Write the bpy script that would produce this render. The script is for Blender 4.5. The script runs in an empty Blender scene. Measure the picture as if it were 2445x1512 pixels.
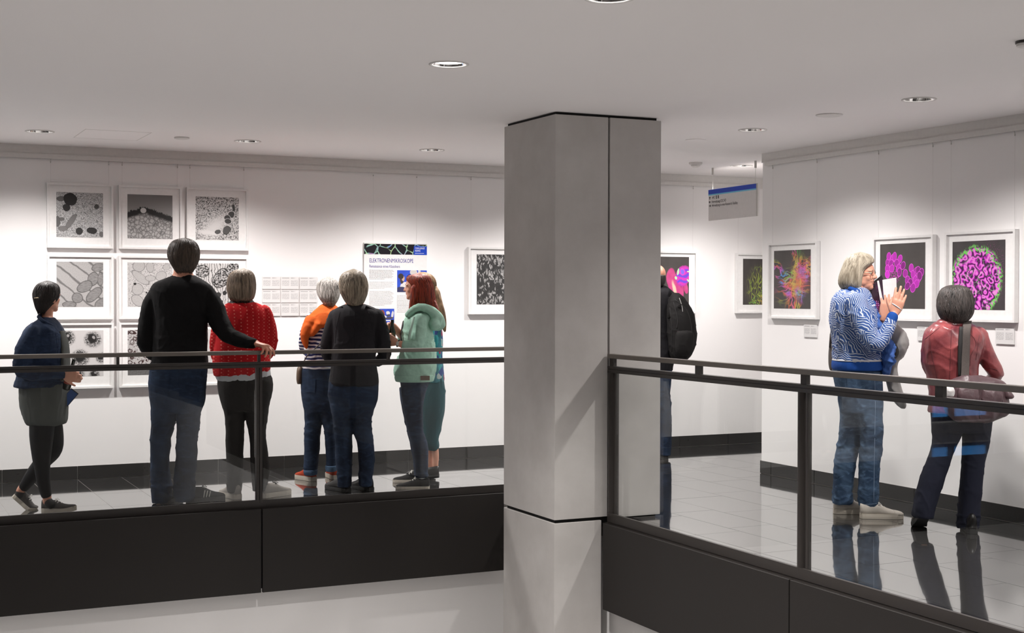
# Gallery landing above an atrium: visitors looking at framed micrographs.
import bpy, bmesh, math, random
import numpy as np
from mathutils import Vector, Matrix, noise as mnoise

random.seed(7)
C = bpy.context.scene.collection
scene = bpy.context.scene

# ------------------------------------------------------------------ camera
H_EYE = 1.45
YAW, PITCH, ROLL, FPX = 0.446769794, -0.0151462884, 0.00178422386, 3306.34723
IW, IH = 2445.0, 1512.0
_f = np.array([math.sin(YAW) * math.cos(PITCH), math.cos(YAW) * math.cos(PITCH), math.sin(PITCH)])
_r = np.array([math.cos(YAW), -math.sin(YAW), 0.0])
_u = np.cross(_r, _f)
_r2 = _r * math.cos(ROLL) + _u * math.sin(ROLL)
_u2 = -_r * math.sin(ROLL) + _u * math.cos(ROLL)
CAM_R = np.array([_r2, _u2, _f])
EYE = np.array([0.0, 0.0, H_EYE])
cam = bpy.data.cameras.new('camera')
cam.sensor_fit = 'HORIZONTAL'
cam.sensor_width = 36.0
cam.lens = 36.0 * FPX / IW
cam.clip_start = 0.05
cam.clip_end = 100
cam_o = bpy.data.objects.new('camera', cam)
cam_o.matrix_world = Matrix(((_r2[0], _u2[0], -_f[0], 0), (_r2[1], _u2[1], -_f[1], 0), (_r2[2], _u2[2], -_f[2], H_EYE), (0, 0, 0, 1)))
C.objects.link(cam_o)
scene.camera = cam_o

# ------------------------------------------------------------------ light of the place
scene.view_settings.view_transform = 'Standard'
scene.view_settings.look = 'None'
scene.view_settings.gamma = 1.0
scene.view_settings.use_curve_mapping = False
scene.view_settings.exposure = 0.0
scene.cycles.use_denoising = True
scene.cycles.max_bounces = 10
scene.cycles.diffuse_bounces = 5
scene.cycles.glossy_bounces = 4
scene.cycles.transparent_max_bounces = 16
scene.cycles.sample_clamp_indirect = 6.0
world = bpy.data.worlds.new('dusk')
scene.world = world
world.use_nodes = True
world.node_tree.nodes['Background'].inputs[0].default_value = (0.08, 0.34, 0.85, 1)
world.node_tree.nodes['Background'].inputs[1].default_value = 4.0
LAMP_COL = (1.0, 0.955, 0.93)
WASH_W, WASH_ANGLE, WASH_BLEND = 150.0, 143.0, 0.85        # wall washers
VOID_W, VOID_ANGLE, VOID_BLEND = 450.0, 100.0, 0.75       # downlights over the void


def ray(x, y):
    return np.array([(x - IW / 2) / FPX, -(y - IH / 2) / FPX, 1.0]) @ CAM_R


def on_z(x, y, z):
    r = ray(x, y)
    return EYE + r * ((z - H_EYE) / r[2])


def on_y(x, y, Y):
    r = ray(x, y)
    return EYE + r * (Y / r[1])


def on_x(x, y, X):
    r = ray(x, y)
    return EYE + r * (X / r[0])


# ------------------------------------------------------------------ object helpers
def tag(o, label=None, cat=None, group=None, kind=None):
    if label: o['label'] = label
    if cat: o['category'] = cat
    if group: o['group'] = group
    if kind: o['kind'] = kind
    return o


def thing(name, label, cat, loc=(0, 0, 0), group=None, kind=None):
    o = bpy.data.objects.new(name, None)
    o.empty_display_size = 0.1
    C.objects.link(o)
    o.location = loc
    return tag(o, label, cat, group, kind)


def origin_of(p):
    v = Vector((0, 0, 0))
    while p is not None:
        v += Vector(p.location)
        p = p.parent
    return v


def link_mesh(name, me, m, parent=None, kind=None):
    o = bpy.data.objects.new(name, me)
    C.objects.link(o)
    if m is not None and not me.materials:
        me.materials.append(m)
    if parent is not None: o.parent = parent
    if kind: o['kind'] = kind
    return o


class MB:
    """collects shapes in world coordinates; build() links them as one mesh object"""
    def __init__(self):
        self.v, self.f, self.uv = [], [], {}

    def add(self, vs, fs):
        n = len(self.v)
        self.v += [tuple(map(float, p)) for p in vs]
        self.f += [tuple(i + n for i in f) for f in fs]
        return self

    def box(self, x0, x1, y0, y1, z0, z1):
        return self.add([(x0, y0, z0), (x1, y0, z0), (x1, y1, z0), (x0, y1, z0), (x0, y0, z1), (x1, y0, z1), (x1, y1, z1), (x0, y1, z1)],
                        [(3, 2, 1, 0), (4, 5, 6, 7), (0, 1, 5, 4), (1, 2, 6, 5), (2, 3, 7, 6), (3, 0, 4, 7)])

    def obox(self, c, ax, ay, az):
        c, ax, ay, az = map(np.array, (c, ax, ay, az))
        vs = [c + sx * ax + sy * ay + sz * az for sz in (-1, 1) for sx, sy in ((-1, -1), (1, -1), (1, 1), (-1, 1))]
        return self.add(vs, [(3, 2, 1, 0), (4, 5, 6, 7), (0, 1, 5, 4), (1, 2, 6, 5), (2, 3, 7, 6), (3, 0, 4, 7)])

    def rings(self, rings, cap=True):
        """rings: list of equal-length point lists"""
        n = len(rings[0])
        vs = [p for r in rings for p in r]
        fs = []
        for k in range(len(rings) - 1):
            for i in range(n):
                j = (i + 1) % n
                fs.append((k * n + i, k * n + j, (k + 1) * n + j, (k + 1) * n + i))
        if cap:
            fs.append(tuple(range(n - 1, -1, -1)))
            fs.append(tuple((len(rings) - 1) * n + i for i in range(n)))
        return self.add(vs, fs)

    def lathe(self, c, prof, n=24, axis=2, cap=True):
        """prof: list of (radius, height) about a vertical axis at c"""
        rs = []
        for r, h in prof:
            ring = []
            for i in range(n):
                a = 2 * math.pi * i / n
                ring.append((c[0] + r * math.cos(a), c[1] + r * math.sin(a), c[2] + h))
            rs.append(ring)
        return self.rings(rs, cap)

    def tube(self, pts, rad, n=8, cap=True):
        pts = [np.array(p, float) for p in pts]
        if not hasattr(rad, '__len__'): rad = [rad] * len(pts)
        rs = []
        ref = None
        for k, p in enumerate(pts):
            d = pts[min(k + 1, len(pts) - 1)] - pts[max(k - 1, 0)]
            d = d / (np.linalg.norm(d) + 1e-9)
            if ref is None:
                ref = np.array([0, 0, 1.0]) if abs(d[2]) < 0.8 else np.array([1.0, 0, 0])
            a = np.cross(d, ref); a /= np.linalg.norm(a) + 1e-9
            b = np.cross(a, d)
            ref = b
            rs.append([p + rad[k] * (math.cos(2 * math.pi * i / n) * a + math.sin(2 * math.pi * i / n) * b) for i in range(n)])
        return self.rings(rs, cap)

    def ball(self, c, rx, ry=None, rz=None, rot=None, n=14, m=9):
        ry = rx if ry is None else ry
        rz = rx if rz is None else rz
        c = np.array(c, float)
        R = np.eye(3) if rot is None else np.array(rot)      # rows are local axes in world space
        vs = [c + np.array([0, 0, rz]) @ R]
        for k in range(1, m):
            t = math.pi * k / m
            for i in range(n):
                a = 2 * math.pi * i / n
                vs.append(c + np.array([rx * math.sin(t) * math.cos(a), ry * math.sin(t) * math.sin(a), rz * math.cos(t)]) @ R)
        vs.append(c + np.array([0, 0, -rz]) @ R)
        fs = []
        for i in range(n):
            fs.append((0, 1 + i, 1 + (i + 1) % n))
            for k in range(m - 2):
                a = 1 + k * n + i; b = 1 + k * n + (i + 1) % n
                fs.append((a, a + n, b + n, b))
            fs.append((1 + (m - 2) * n + i, len(vs) - 1, 1 + (m - 2) * n + (i + 1) % n))
        return self.add(vs, fs)

    def mesh(self, name, parent=None, smooth=False):
        o = origin_of(parent)
        me = bpy.data.meshes.new(name)
        me.from_pydata([(a - o.x, b - o.y, c - o.z) for a, b, c in self.v], [], self.f)
        me.update()
        if smooth: me.polygons.foreach_set('use_smooth', [True] * len(me.polygons))
        return me

    def build(self, name, m, parent=None, kind=None, smooth=False, bevel=0.0):
        me = self.mesh(name, parent, smooth)
        if bevel:
            bm = bmesh.new(); bm.from_mesh(me)
            bmesh.ops.recalc_face_normals(bm, faces=bm.faces)
            bmesh.ops.bevel(bm, geom=list(bm.edges), offset=bevel, segments=1, affect='EDGES', profile=0.5)
            bm.to_mesh(me); bm.free()
        return link_mesh(name, me, m, parent, kind)


def box(name, m, x0, x1, y0, y1, z0, z1, parent=None, kind=None, bevel=0.0):
    return MB().box(x0, x1, y0, y1, z0, z1).build(name, m, parent, kind, bevel=bevel)


def dup(o, loc, label=None, parent=None):
    c = o.copy(); C.objects.link(c)
    if parent is not None: c.parent = parent
    else: c.location = loc
    if label: c['label'] = label
    for ch in list(o.children): dup(ch, None, None, c)
    return c


# ------------------------------------------------------------------ materials
def srgb(r, g, b):
    f = lambda c: (c / 255 / 12.92) if c / 255 <= 0.04045 else ((c / 255 + 0.055) / 1.055) ** 2.4
    return (f(r), f(g), f(b), 1.0)


class NT:
    def __init__(self, name, rough=0.6, metal=0.0, spec=0.5):
        self.m = bpy.data.materials.new(name)
        self.m.use_nodes = True
        self.t = self.m.node_tree
        self.b = self.t.nodes['Principled BSDF']
        self.b.inputs['Roughness'].default_value = rough
        self.b.inputs['Metallic'].default_value = metal
        self.b.inputs['Specular IOR Level'].default_value = spec

    def n(self, typ, **kw):
        nd = self.t.nodes.new(typ)
        for k, v in kw.items(): setattr(nd, k, v)
        return nd

    def put(self, sock, val):
        if hasattr(val, 'is_output'): self.t.links.new(val, sock)
        elif isinstance(val, (tuple, list)) and sock.type == 'RGBA' and len(val) == 3: sock.default_value = (*val, 1)
        else: sock.default_value = val

    def coord(self, kind='Object'):
        return self.n('ShaderNodeTexCoord').outputs[kind]

    def map(self, vec, loc=(0, 0, 0), rot=(0, 0, 0), scale=(1, 1, 1), typ='POINT'):
        nd = self.n('ShaderNodeMapping', vector_type=typ)
        self.put(nd.inputs['Vector'], vec)
        nd.inputs['Location'].default_value = loc
        nd.inputs['Rotation'].default_value = rot
        nd.inputs['Scale'].default_value = scale
        return nd.outputs[0]

    def noise(self, vec, scale=5, detail=2, rough=0.5, dist=0.0, out=0):
        nd = self.n('ShaderNodeTexNoise')
        self.put(nd.inputs['Vector'], vec)
        nd.inputs['Scale'].default_value = scale
        nd.inputs['Detail'].default_value = detail
        nd.inputs['Roughness'].default_value = rough
        nd.inputs['Distortion'].default_value = dist
        return nd.outputs[out]

    def vor(self, vec, scale=5, feature='F1', rand=1.0, out=0, dims='3D'):
        nd = self.n('ShaderNodeTexVoronoi', feature=feature, voronoi_dimensions=dims)
        self.put(nd.inputs['Vector'], vec)
        nd.inputs['Scale'].default_value = scale
        nd.inputs['Randomness'].default_value = rand
        return nd.outputs[out]

    def wave(self, vec, scale=5, dist=0.0, detail=2, dscale=1.0, typ='BANDS', dirn='X', prof='SIN'):
        nd = self.n('ShaderNodeTexWave', wave_type=typ, wave_profile=prof)
        if typ == 'BANDS': nd.bands_direction = dirn
        self.put(nd.inputs['Vector'], vec)
        nd.inputs['Scale'].default_value = scale
        nd.inputs['Distortion'].default_value = dist
        nd.inputs['Detail'].default_value = detail
        nd.inputs['Detail Scale'].default_value = dscale
        return nd.outputs['Fac']

    def math(self, op, a, b=0.0, c=0.0):
        nd = self.n('ShaderNodeMath', operation=op)
        for k, v in enumerate((a, b, c)): self.put(nd.inputs[k], v)
        return nd.outputs[0]

    def vadd(self, a, b):
        nd = self.n('ShaderNodeVectorMath', operation='ADD')
        self.put(nd.inputs[0], a); self.put(nd.inputs[1], b)
        return nd.outputs[0]

    def warp(self, vec, scale, amt, detail=2):
        col = self.noise(vec, scale, detail, out=1)
        nd = self.n('ShaderNodeVectorMath', operation='MULTIPLY_ADD')
        self.put(nd.inputs[0], col)
        nd.inputs[1].default_value = (amt, amt, 0)
        nd.inputs[2].default_value = (-amt / 2, -amt / 2, 0)
        return self.vadd(vec, nd.outputs[0])

    def ramp(self, fac, stops, interp='LINEAR'):
        nd = self.n('ShaderNodeValToRGB')
        cr = nd.color_ramp
        cr.interpolation = interp
        while len(cr.elements) < len(stops): cr.elements.new(0.5)
        for e, (p, c) in zip(cr.elements, stops):
            e.position = p
            e.color = (c, c, c, 1) if not hasattr(c, '__len__') else (c if len(c) == 4 else (*c, 1))
        self.put(nd.inputs[0], fac)
        return nd.outputs[0]

    def step(self, x, lo, hi):
        nd = self.n('ShaderNodeMapRange', interpolation_type='SMOOTHSTEP')
        self.put(nd.inputs[0], x)
        nd.inputs[1].default_value = lo; nd.inputs[2].default_value = hi
        return nd.outputs[0]

    def mix(self, fac, a, b, blend='MIX'):
        nd = self.n('ShaderNodeMix', data_type='RGBA', blend_type=blend)
        self.put(nd.inputs[0], fac); self.put(nd.inputs[6], a); self.put(nd.inputs[7], b)
        return nd.outputs[2]

    def ell(self, vec, cx, cy, rx, ry, rot=0.0, soft=0.12):
        q = self.map(vec, (cx, cy, 0), (0, 0, rot), (rx, ry, 1), 'TEXTURE')
        nd = self.n('ShaderNodeVectorMath', operation='LENGTH')
        self.put(nd.inputs[0], q)
        return self.step(nd.outputs['Value'], 1 + soft, 1 - soft), nd.outputs['Value']

    def sep(self, vec):
        nd = self.n('ShaderNodeSeparateXYZ')
        self.put(nd.inputs[0], vec)
        return nd.outputs

    def color(self, v):
        self.put(self.b.inputs['Base Color'], v)
        return self

    def bump(self, h, strength=0.3, dist=0.01):
        nd = self.n('ShaderNodeBump')
        nd.inputs['Strength'].default_value = strength
        nd.inputs['Distance'].default_value = dist
        self.put(nd.inputs['Height'], h)
        self.t.links.new(nd.outputs[0], self.b.inputs['Normal'])
        return self


def plain(name, col, rough=0.6, metal=0.0, spec=0.5, nscale=40, namt=0.06, bump=0.0, bscale=60, bdist=0.004):
    """one colour with slight procedural mottling, optional fine relief"""
    t = NT(name, rough, metal, spec)
    v = t.coord()
    n = t.noise(v, nscale, 3)
    c = tuple(col[:3])
    t.color(t.mix(n, tuple(max(0, k * (1 - namt)) for k in c), tuple(min(1, k * (1 + namt)) for k in c)))
    if bump: t.bump(t.noise(v, bscale, 4), bump, bdist)
    return t.m


def make_glass():
    t = NT('railing_glass')
    t.t.nodes.remove(t.b)
    out = [n for n in t.t.nodes if n.type == 'OUTPUT_MATERIAL'][0]
    lw = t.n('ShaderNodeLayerWeight'); lw.inputs[0].default_value = 0.5
    fr = t.math('MULTIPLY_ADD', t.math('POWER', lw.outputs['Facing'], 5.0), 0.96, 0.04)
    tr = t.n('ShaderNodeBsdfTransparent'); tr.inputs[0].default_value = (0.975, 0.985, 0.98, 1)
    gl = t.n('ShaderNodeBsdfGlossy'); gl.inputs['Roughness'].default_value = 0.0
    mx = t.n('ShaderNodeMixShader')
    t.put(mx.inputs[0], fr); t.put(mx.inputs[1], tr.outputs[0]); t.put(mx.inputs[2], gl.outputs[0])
    t.put(out.inputs[0], mx.outputs[0])
    return t.m


def make_stone(name, base, rough, coat=0.0, ior=2.3):
    t = NT(name, rough, 0, 0.5)
    t.b.inputs['IOR'].default_value = ior
    t.b.inputs['Coat Weight'].default_value = coat
    t.b.inputs['Coat Roughness'].default_value = 0.03
    v = t.coord()
    n = t.noise(v, 90, 4, 0.7)
    big = t.noise(v, 2.5, 2)
    c = t.mix(t.ramp(n, [(0.35, 0.0), (0.75, 1.0)]), tuple(k * 0.75 for k in base), tuple(k * 1.35 for k in base))
    t.color(t.mix(t.math('MULTIPLY', big, 0.35), c, tuple(k * 1.3 for k in base)))
    sp = t.noise(v, 25, 3)
    t.put(t.b.inputs['Roughness'], t.math('MULTIPLY_ADD', sp, 0.05, rough - 0.02))
    return t.m


def make_concrete():
    t = NT('pale_concrete', 0.75, 0, 0.3)
    v = t.coord()
    fine = t.noise(v, 260, 3, 0.7)
    big = t.noise(v, 3.0, 5, 0.6)
    c = t.mix(t.ramp(big, [(0.3, 0.0), (0.7, 1.0)]), (0.47, 0.45, 0.43), (0.56, 0.54, 0.52))
    c = t.mix(t.ramp(fine, [(0.62, 0.0), (0.8, 0.35)]), c, (0.30, 0.29, 0.28))
    pores = t.ramp(t.vor(v, 26, 'F1'), [(0.0, 1.0), (0.06, 0.0)])
    c = t.mix(t.math('MULTIPLY', pores, 0.5), c, (0.25, 0.24, 0.23))
    t.color(c)
    t.bump(fine, 0.15, 0.002)
    return t.m


def make_plaster(name, col):
    t = NT(name, 0.85, 0, 0.2)
    v = t.coord()
    n = t.noise(v, 1.2, 3)
    t.color(t.mix(n, tuple(k * 0.985 for k in col), col))
    t.bump(t.noise(v, 180, 3), 0.06, 0.002)
    return t.m


M = {}
M['wall'] = make_plaster('white_wall_paint', (0.87, 0.855, 0.85))
M['ceiling'] = make_plaster('ceiling_paint', (0.90, 0.875, 0.87))
M['lower'] = make_plaster('lower_wall_paint', (0.90, 0.89, 0.88))
M['concrete'] = make_concrete()
M['dark'] = plain('black_joint', (0.008, 0.008, 0.008), 0.8)
M['tile'] = make_stone('polished_dark_stone', (0.030, 0.029, 0.029), 0.07, 1.0)
M['skirt'] = make_stone('dark_stone_skirting', (0.022, 0.021, 0.020), 0.28, 0.0, 1.5)
M['grout'] = plain('light_grout', (0.42, 0.40, 0.38), 0.8)
M['metal'] = plain('bronze_painted_metal', (0.034, 0.029, 0.026), 0.42, 0.0, 0.5, bump=0.08, bscale=400)
M['rail'] = plain('brushed_handrail_metal', (0.19, 0.17, 0.15), 0.38, 0.55, 0.5, bump=0.05, bscale=300)
M['panel'] = plain('anthracite_cladding', (0.017, 0.0145, 0.013), 0.6, 0.0, 0.35, nscale=300, namt=0.15)
M['glass'] = make_glass()
M['alu'] = plain('grey_aluminium', (0.50, 0.49, 0.47), 0.4, 0.6)
M['whiteplastic'] = plain('white_plastic', (0.70, 0.68, 0.66), 0.5)
M['frame'] = plain('white_lacquered_frame', (0.80, 0.79, 0.78), 0.45)
M['mat'] = plain('white_mount_board', (0.83, 0.82, 0.81), 0.8)
M['wire'] = plain('thin_steel_wire', (0.62, 0.60, 0.58), 0.5, 0.2)
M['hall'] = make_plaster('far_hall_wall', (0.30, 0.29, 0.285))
M['floor_low'] = plain('lower_floor_stone', (0.55, 0.54, 0.53), 0.5)

# ------------------------------------------------------------------ setting: walls, floor, ceiling
YN, XR, ZC = 11.27, 6.73, 2.61       # far wall face, side wall face, ceiling height
YRL, XRR = 9.26, 4.41                # the two railings
XW, YS, XE = -6.0, -5.0, 9.6
ZL = -4.0
box('wall_east', M['wall'], XR, XR + 0.22, YS, 9.318, -0.15, ZC, kind='structure')
box('wall_corridor_end', M['wall'], XE, XE + 0.15, 9.2, YN + 0.15, -0.15, ZC, kind='structure')
box('wall_corridor_south', M['wall'], XR + 0.22, XE, 9.10, 9.318, -0.15, ZC, kind='structure')
box('ceiling', M['ceiling'], XW - 0.15, XE + 0.15, YS - 0.15, YN + 0.15, ZC, ZC + 0.2, kind='structure')
box('wall_lower_north', M['lower'], XW, 4.50, 9.285, 9.42, ZL, -0.12, kind='structure')
box('wall_lower_east', M['lower'], 4.435, 4.57, YS, 9.285, ZL, -0.12, kind='structure')
box('floor_lower', M['floor_low'], XW - 0.15, 4.6, YS - 0.15, 9.42, ZL - 0.15, ZL, kind='structure')


def wall_with_openings(name, axis, at, thick, a0, a1, z0, z1, ops, m):
    """solid wall along x or y with rectangular window openings"""
    mb = MB()
    def b(u0, u1, w0, w1):
        if u1 - u0 < 1e-4 or w1 - w0 < 1e-4: return
        if axis == 'x': mb.box(u0, u1, at, at + thick, w0, w1)
        else: mb.box(at, at + thick, u0, u1, w0, w1)
    u = a0
    for (o0, o1, w0, w1) in sorted(ops):
        b(u, o0, z0, z1)
        b(o0, o1, z0, w0); b(o0, o1, w1, z1)
        u = o1
    b(u, a1, z0, z1)
    return mb.build(name, m, None, 'structure')


north_ops = [(-2.40, -1.50, 0.12, 1.00)]  # opening out of view, added to give blue reflections in the railing glass
wall_with_openings('wall_north', 'x', YN, 0.15, XW, XE, -0.15, ZC, north_ops, M['wall'])
wall_with_openings('wall_south', 'x', YS - 0.15, 0.15, XW, XR + 0.22, ZL, ZC, [], M['hall'])
wall_with_openings('wall_west', 'y', XW - 0.15, 0.15, YS, YN + 0.15, ZL, ZC, [], M['hall'])
for (a, b_, z0, z1) in north_ops:
    w = MB()
    for q in ((a, a + 0.04, z0, z1), (b_ - 0.04, b_, z0, z1), (a, b_, z0, z0 + 0.04), (a, b_, z1 - 0.04, z1), (a + 0.55, a + 0.59, z0, z1)):
        w.box(q[0], q[1], YN + 0.03, YN + 0.10, q[2], q[3])
    o = w.build('added_window', M['metal'], None, 'structure')  # frame of the added window, there for its blue light
    box('pane', M['glass'], a + 0.04, b_ - 0.04, YN + 0.06, YN + 0.07, z0 + 0.04, z1 - 0.04, o)

# floor: grout bed with separate stone tiles
floor = MB()
floor.box(XW, XE, 9.285, YN, -0.12, -0.0025)
floor.box(4.435, XR, YS, 9.285, -0.12, -0.0025)
floor = floor.build('floor', M['grout'], None, 'structure')
cols = [0.17, 0.61, 0.945, 1.28, 1.613, 1.949, 2.284, 2.72, 3.05, 3.49, 3.83, 4.173, 4.63, 4.945, 5.275, 5.705, 6.04, 6.38, 6.715, 7.06, 7.40, 7.74, 8.17, 8.5]
offs = [11.02, 11.13, 11.02, 11.13, 11.02, 11.13, 11.02, 11.13, 11.02, 11.0, 11.13, 11.02, 7.07, 7.19, 7.72, 7.85, 8.39, 9.16, 9.69, 11.13, 11.0, 11.13, 11.02, 11.0]
G, TL = 0.0028, 0.658


def tile_col(x0, x1, y0, y1, off):
    k = math.ceil((y1 - off) / TL)
    y = off + k * TL
    edges = []
    while y > y0 - TL:
        edges.append(y); y -= TL
    for hi, lo in zip(edges[:-1], edges[1:]):
        a, b = max(lo + G / 2, y0), min(hi - G / 2, y1)
        if b - a < 0.03 or x1 - x0 < 0.02: continue
        box('floor_tile', M['tile'], x0 + G / 2, x1 - G / 2, a, b, -0.011, random.uniform(-0.00015, 0.00015), floor)


for i in range(len(cols) - 1):
    x0, x1 = cols[i], cols[i + 1]
    if x1 > 4.45 and x0 < XR - 0.01:
        a, b = max(x0, 4.44), min(x1, XR - 0.012)
        tile_col(a, b, 3.6, 9.29, offs[i])
    tile_col(x0, x1, 9.29, YN - 0.012, offs[i])
rest = MB()
rest.box(XW, cols[0] - G, 9.29, YN - 0.012, -0.011, 0.0)
rest.box(cols[-1] + G, XE, 9.32, YN - 0.012, -0.011, 0.0)
rest.box(4.44, XR - 0.012, YS, 3.6 - G, -0.011, 0.0)
rest.build('floor_tile', M['tile'], floor, 'stuff')

# stone skirting, one piece per tile
SK = 0.1045
base_n = box('baseboard_north', M['grout'], XW, XE, YN - 0.006, YN, -0.002, SK - 0.001, kind='structure')
x = 1.0565 - 0.5565 * 2
while x < 9.0:
    box('skirting_tile', M['skirt'], x + 0.0022, x + 0.5565 - 0.0022, YN - 0.014, YN - 0.005, 0.004, SK, base_n, bevel=0.001)
    x += 0.5565
base_e = box('baseboard_east', M['grout'], XR - 0.006, XR, YS, 9.318, -0.002, SK - 0.001, kind='structure')
y = 9.172
box('skirting_tile', M['skirt'], XR - 0.014, XR - 0.005, y + 0.0022, 9.319, 0.004, SK, base_e)
while y > 3.0:
    box('skirting_tile', M['skirt'], XR - 0.014, XR - 0.005, y - 0.5565 + 0.0022, y - 0.0022, 0.004, SK, base_e, bevel=0.001)
    y -= 0.5565
base_c = box('baseboard_corridor', M['grout'], XR, XE, 9.318, 9.324, -0.002, SK - 0.001, kind='structure')
for k in range(5):
    box('skirting_tile', M['skirt'], XR + 0.5565 * k + 0.002, XR + 0.5565 * (k + 1) - 0.002, 9.319, 9.332, 0.004, SK, base_c)

# pillar at the inner corner: dark core showing in the joints, concrete panels
pillar = MB()
pillar.box(4.03, 4.77, 7.775, 8.48, -0.01, ZC + 0.002)
pillar.box(4.03, 4.335, 7.775, 8.48, ZL, -0.01)
pillar = pillar.build('pillar', M['dark'], None, 'structure')
box('pillar_panel', M['concrete'], 4.012, 4.395, 7.75, 8.50, 0.030, 2.592, pillar, bevel=0.002)
box('pillar_panel', M['concrete'], 4.4085, 4.791, 7.75, 8.50, 0.018, 2.592, pillar, bevel=0.002)
box('pillar_panel', M['concrete'], 4.012, 4.352, 7.75, 8.50, ZL, 0.008, pillar, bevel=0.002)

# picture rails under the ceiling
pr = MB()
pr.box(XW, XE, YN - 0.012, YN, 2.535, ZC)
trim1 = pr.build('trim_1', M['whiteplastic'], None, 'structure')
box('hanging_rail', M['whiteplastic'], XW, XE, YN - 0.026, YN - 0.010, 2.505, 2.540, trim1)
pr = MB()
pr.box(XR - 0.012, XR, YS, 9.318, 2.535, ZC)
trim2 = pr.build('trim_2', M['whiteplastic'], None, 'structure')
box('hanging_rail', M['whiteplastic'], XR - 0.026, XR - 0.010, YS, 9.26, 2.505, 2.540, trim2)

# ------------------------------------------------------------------ railings
def rail_north():
    t = thing('glass_railing', 'glass railing with flat handrail running to the left of the concrete pillar', 'railing', (0, YRL, 0))
    x0, x1 = -3.2, 4.40
    box('handrail', M['rail'], x0, x1, YRL - 0.028, YRL + 0.028, 1.044, 1.071, t, bevel=0.003)
    mb = MB()
    mb.box(x0, x1, YRL - 0.025, YRL + 0.025, 0.978, 0.995); mb.box(x0, x1, YRL - 0.020, YRL + 0.020, 0.974, 0.979); mb.box(x0, x1, YRL - 0.025, YRL + 0.025, 0.956, 0.975)
    mb.build('clamp_rail', M['metal'], t)
    mb = MB()
    mb.box(x0, x1, YRL - 0.025, YRL - 0.007, 0.0, 0.053); mb.box(x0, x1, YRL + 0.007, YRL + 0.025, 0.0, 0.048); mb.box(x0, x1, YRL - 0.022, YRL + 0.022, -0.04, 0.012)
    mb.build('bottom_channel', M['metal'], t)
    posts = [2.522 + 1.879 * k for k in range(-3, 1)]
    for p in posts:
        mb = MB()
        mb.box(p - 0.022, p - 0.002, YRL - 0.020, YRL + 0.02, 0.03, 0.957)
        mb.box(p - 0.002, p + 0.017, YRL - 0.026, YRL + 0.02, 0.03, 0.957)
        mb.build('post', M['metal'], t, bevel=0.002)
    for k in range(-5, 2):
        s = 2.522 + 0.9395 * k
        box('bracket', M['metal'], s - 0.009, s + 0.009, YRL - 0.012, YRL + 0.012, 0.994, 1.045, t)
    ed = posts + [4.42]
    for a, b in zip(ed[:-1], ed[1:]):
        box('glass_pane', M['glass'], a + 0.028, b - 0.030, YRL - 0.005, YRL + 0.005, 0.03, 0.965, t)
    return t


def rail_east():
    t = thing('glass_railing', 'glass railing with flat handrail starting at the joint of the pillar', 'railing', (XRR, 5.5, 0))
    y0, y1 = -2.0, 7.735
    X = XRR
    box('handrail', M['rail'], X - 0.028, X + 0.028, y0, y1, 1.049, 1.077, t, bevel=0.003)
    mb = MB()
    mb.box(X - 0.025, X + 0.025, y0, y1, 0.982, 0.999); mb.box(X - 0.020, X + 0.020, y0, y1, 0.978, 0.983); mb.box(X - 0.025, X + 0.025, y0, y1, 0.958, 0.979)
    mb.build('clamp_rail', M['metal'], t)
    mb = MB()
    mb.box(X - 0.025, X - 0.007, y0, y1, 0.0, 0.057); mb.box(X + 0.007, X + 0.022, y0, y1, 0.0, 0.048); mb.box(X - 0.022, X + 0.022, y0, y1, -0.04, 0.012)
    mb.build('bottom_channel', M['metal'], t)
    posts = [7.712, 5.752, 3.80, 1.85]
    for p in posts:
        MB().lathe((X, p, 0.03), [(0.0255, 0), (0.0255, 0.93)], 20).build('post', M['metal'], t, smooth=False)
        box('glazing_bar', M['metal'], X - 0.012, X + 0.012, p - 0.060, p - 0.046, 0.04, 0.96, t)
    for s in (7.705, 6.713, 5.732, 4.758, 3.78, 2.8):
        box('bracket', M['metal'], X - 0.012, X + 0.012, s - 0.024, s + 0.024, 0.998, 1.05, t)
    ed = [7.712, 5.752, 3.80, 1.85, -0.1]
    for a, b in zip(ed[:-1], ed[1:]):
        box('glass_pane', M['glass'], X - 0.005, X + 0.005, b + 0.035, a - 0.064, 0.03, 0.97, t)
    return t


rail_north()
rail_east()
t = thing('parapet_cladding', 'dark slab-edge cladding below the glass railing on the far side', 'cladding', (0, 9.2, -0.3))
ed = [2.519 + 1.879 * k for k in range(-3, 1)] + [4.34]
for a, b in zip(ed[:-1], ed[1:]):
    box('cladding_panel', M['panel'], a + 0.006, b - 0.004, 9.18, 9.20, -0.570, -0.001, t, bevel=0.002)
for p_ in ed[1:-1]:
    box('added_gap_strip', M['dark'], p_ - 0.02, p_ + 0.02, 9.202, 9.212, -0.545, -0.02, t)  # added dark strip, blocks the bright wall showing through the open joint
box('support_strip', M['dark'], -3.1, 4.34, 9.20, 9.284, -0.30, -0.125, t)
t = thing('parapet_cladding', 'dark slab-edge cladding below the railing with the round posts', 'cladding', (4.36, 5.5, -0.3))
ed = [7.725, 5.774, 3.82, 1.87, -0.1]
for a, b in zip(ed[:-1], ed[1:]):
    box('cladding_panel', M['panel'], 4.346, 4.376, b + 0.005, a - 0.004, -0.560, -0.006, t, bevel=0.002)
for p_ in ed[1:-1]:
    box('added_gap_strip', M['dark'], 4.377, 4.384, p_ - 0.02, p_ + 0.02, -0.535, -0.045, t)  # same added strip here, keeps the gap between panels black
box('support_strip', M['dark'], 4.376, 4.434, -0.1, 7.72, -0.30, -0.125, t)

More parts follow.
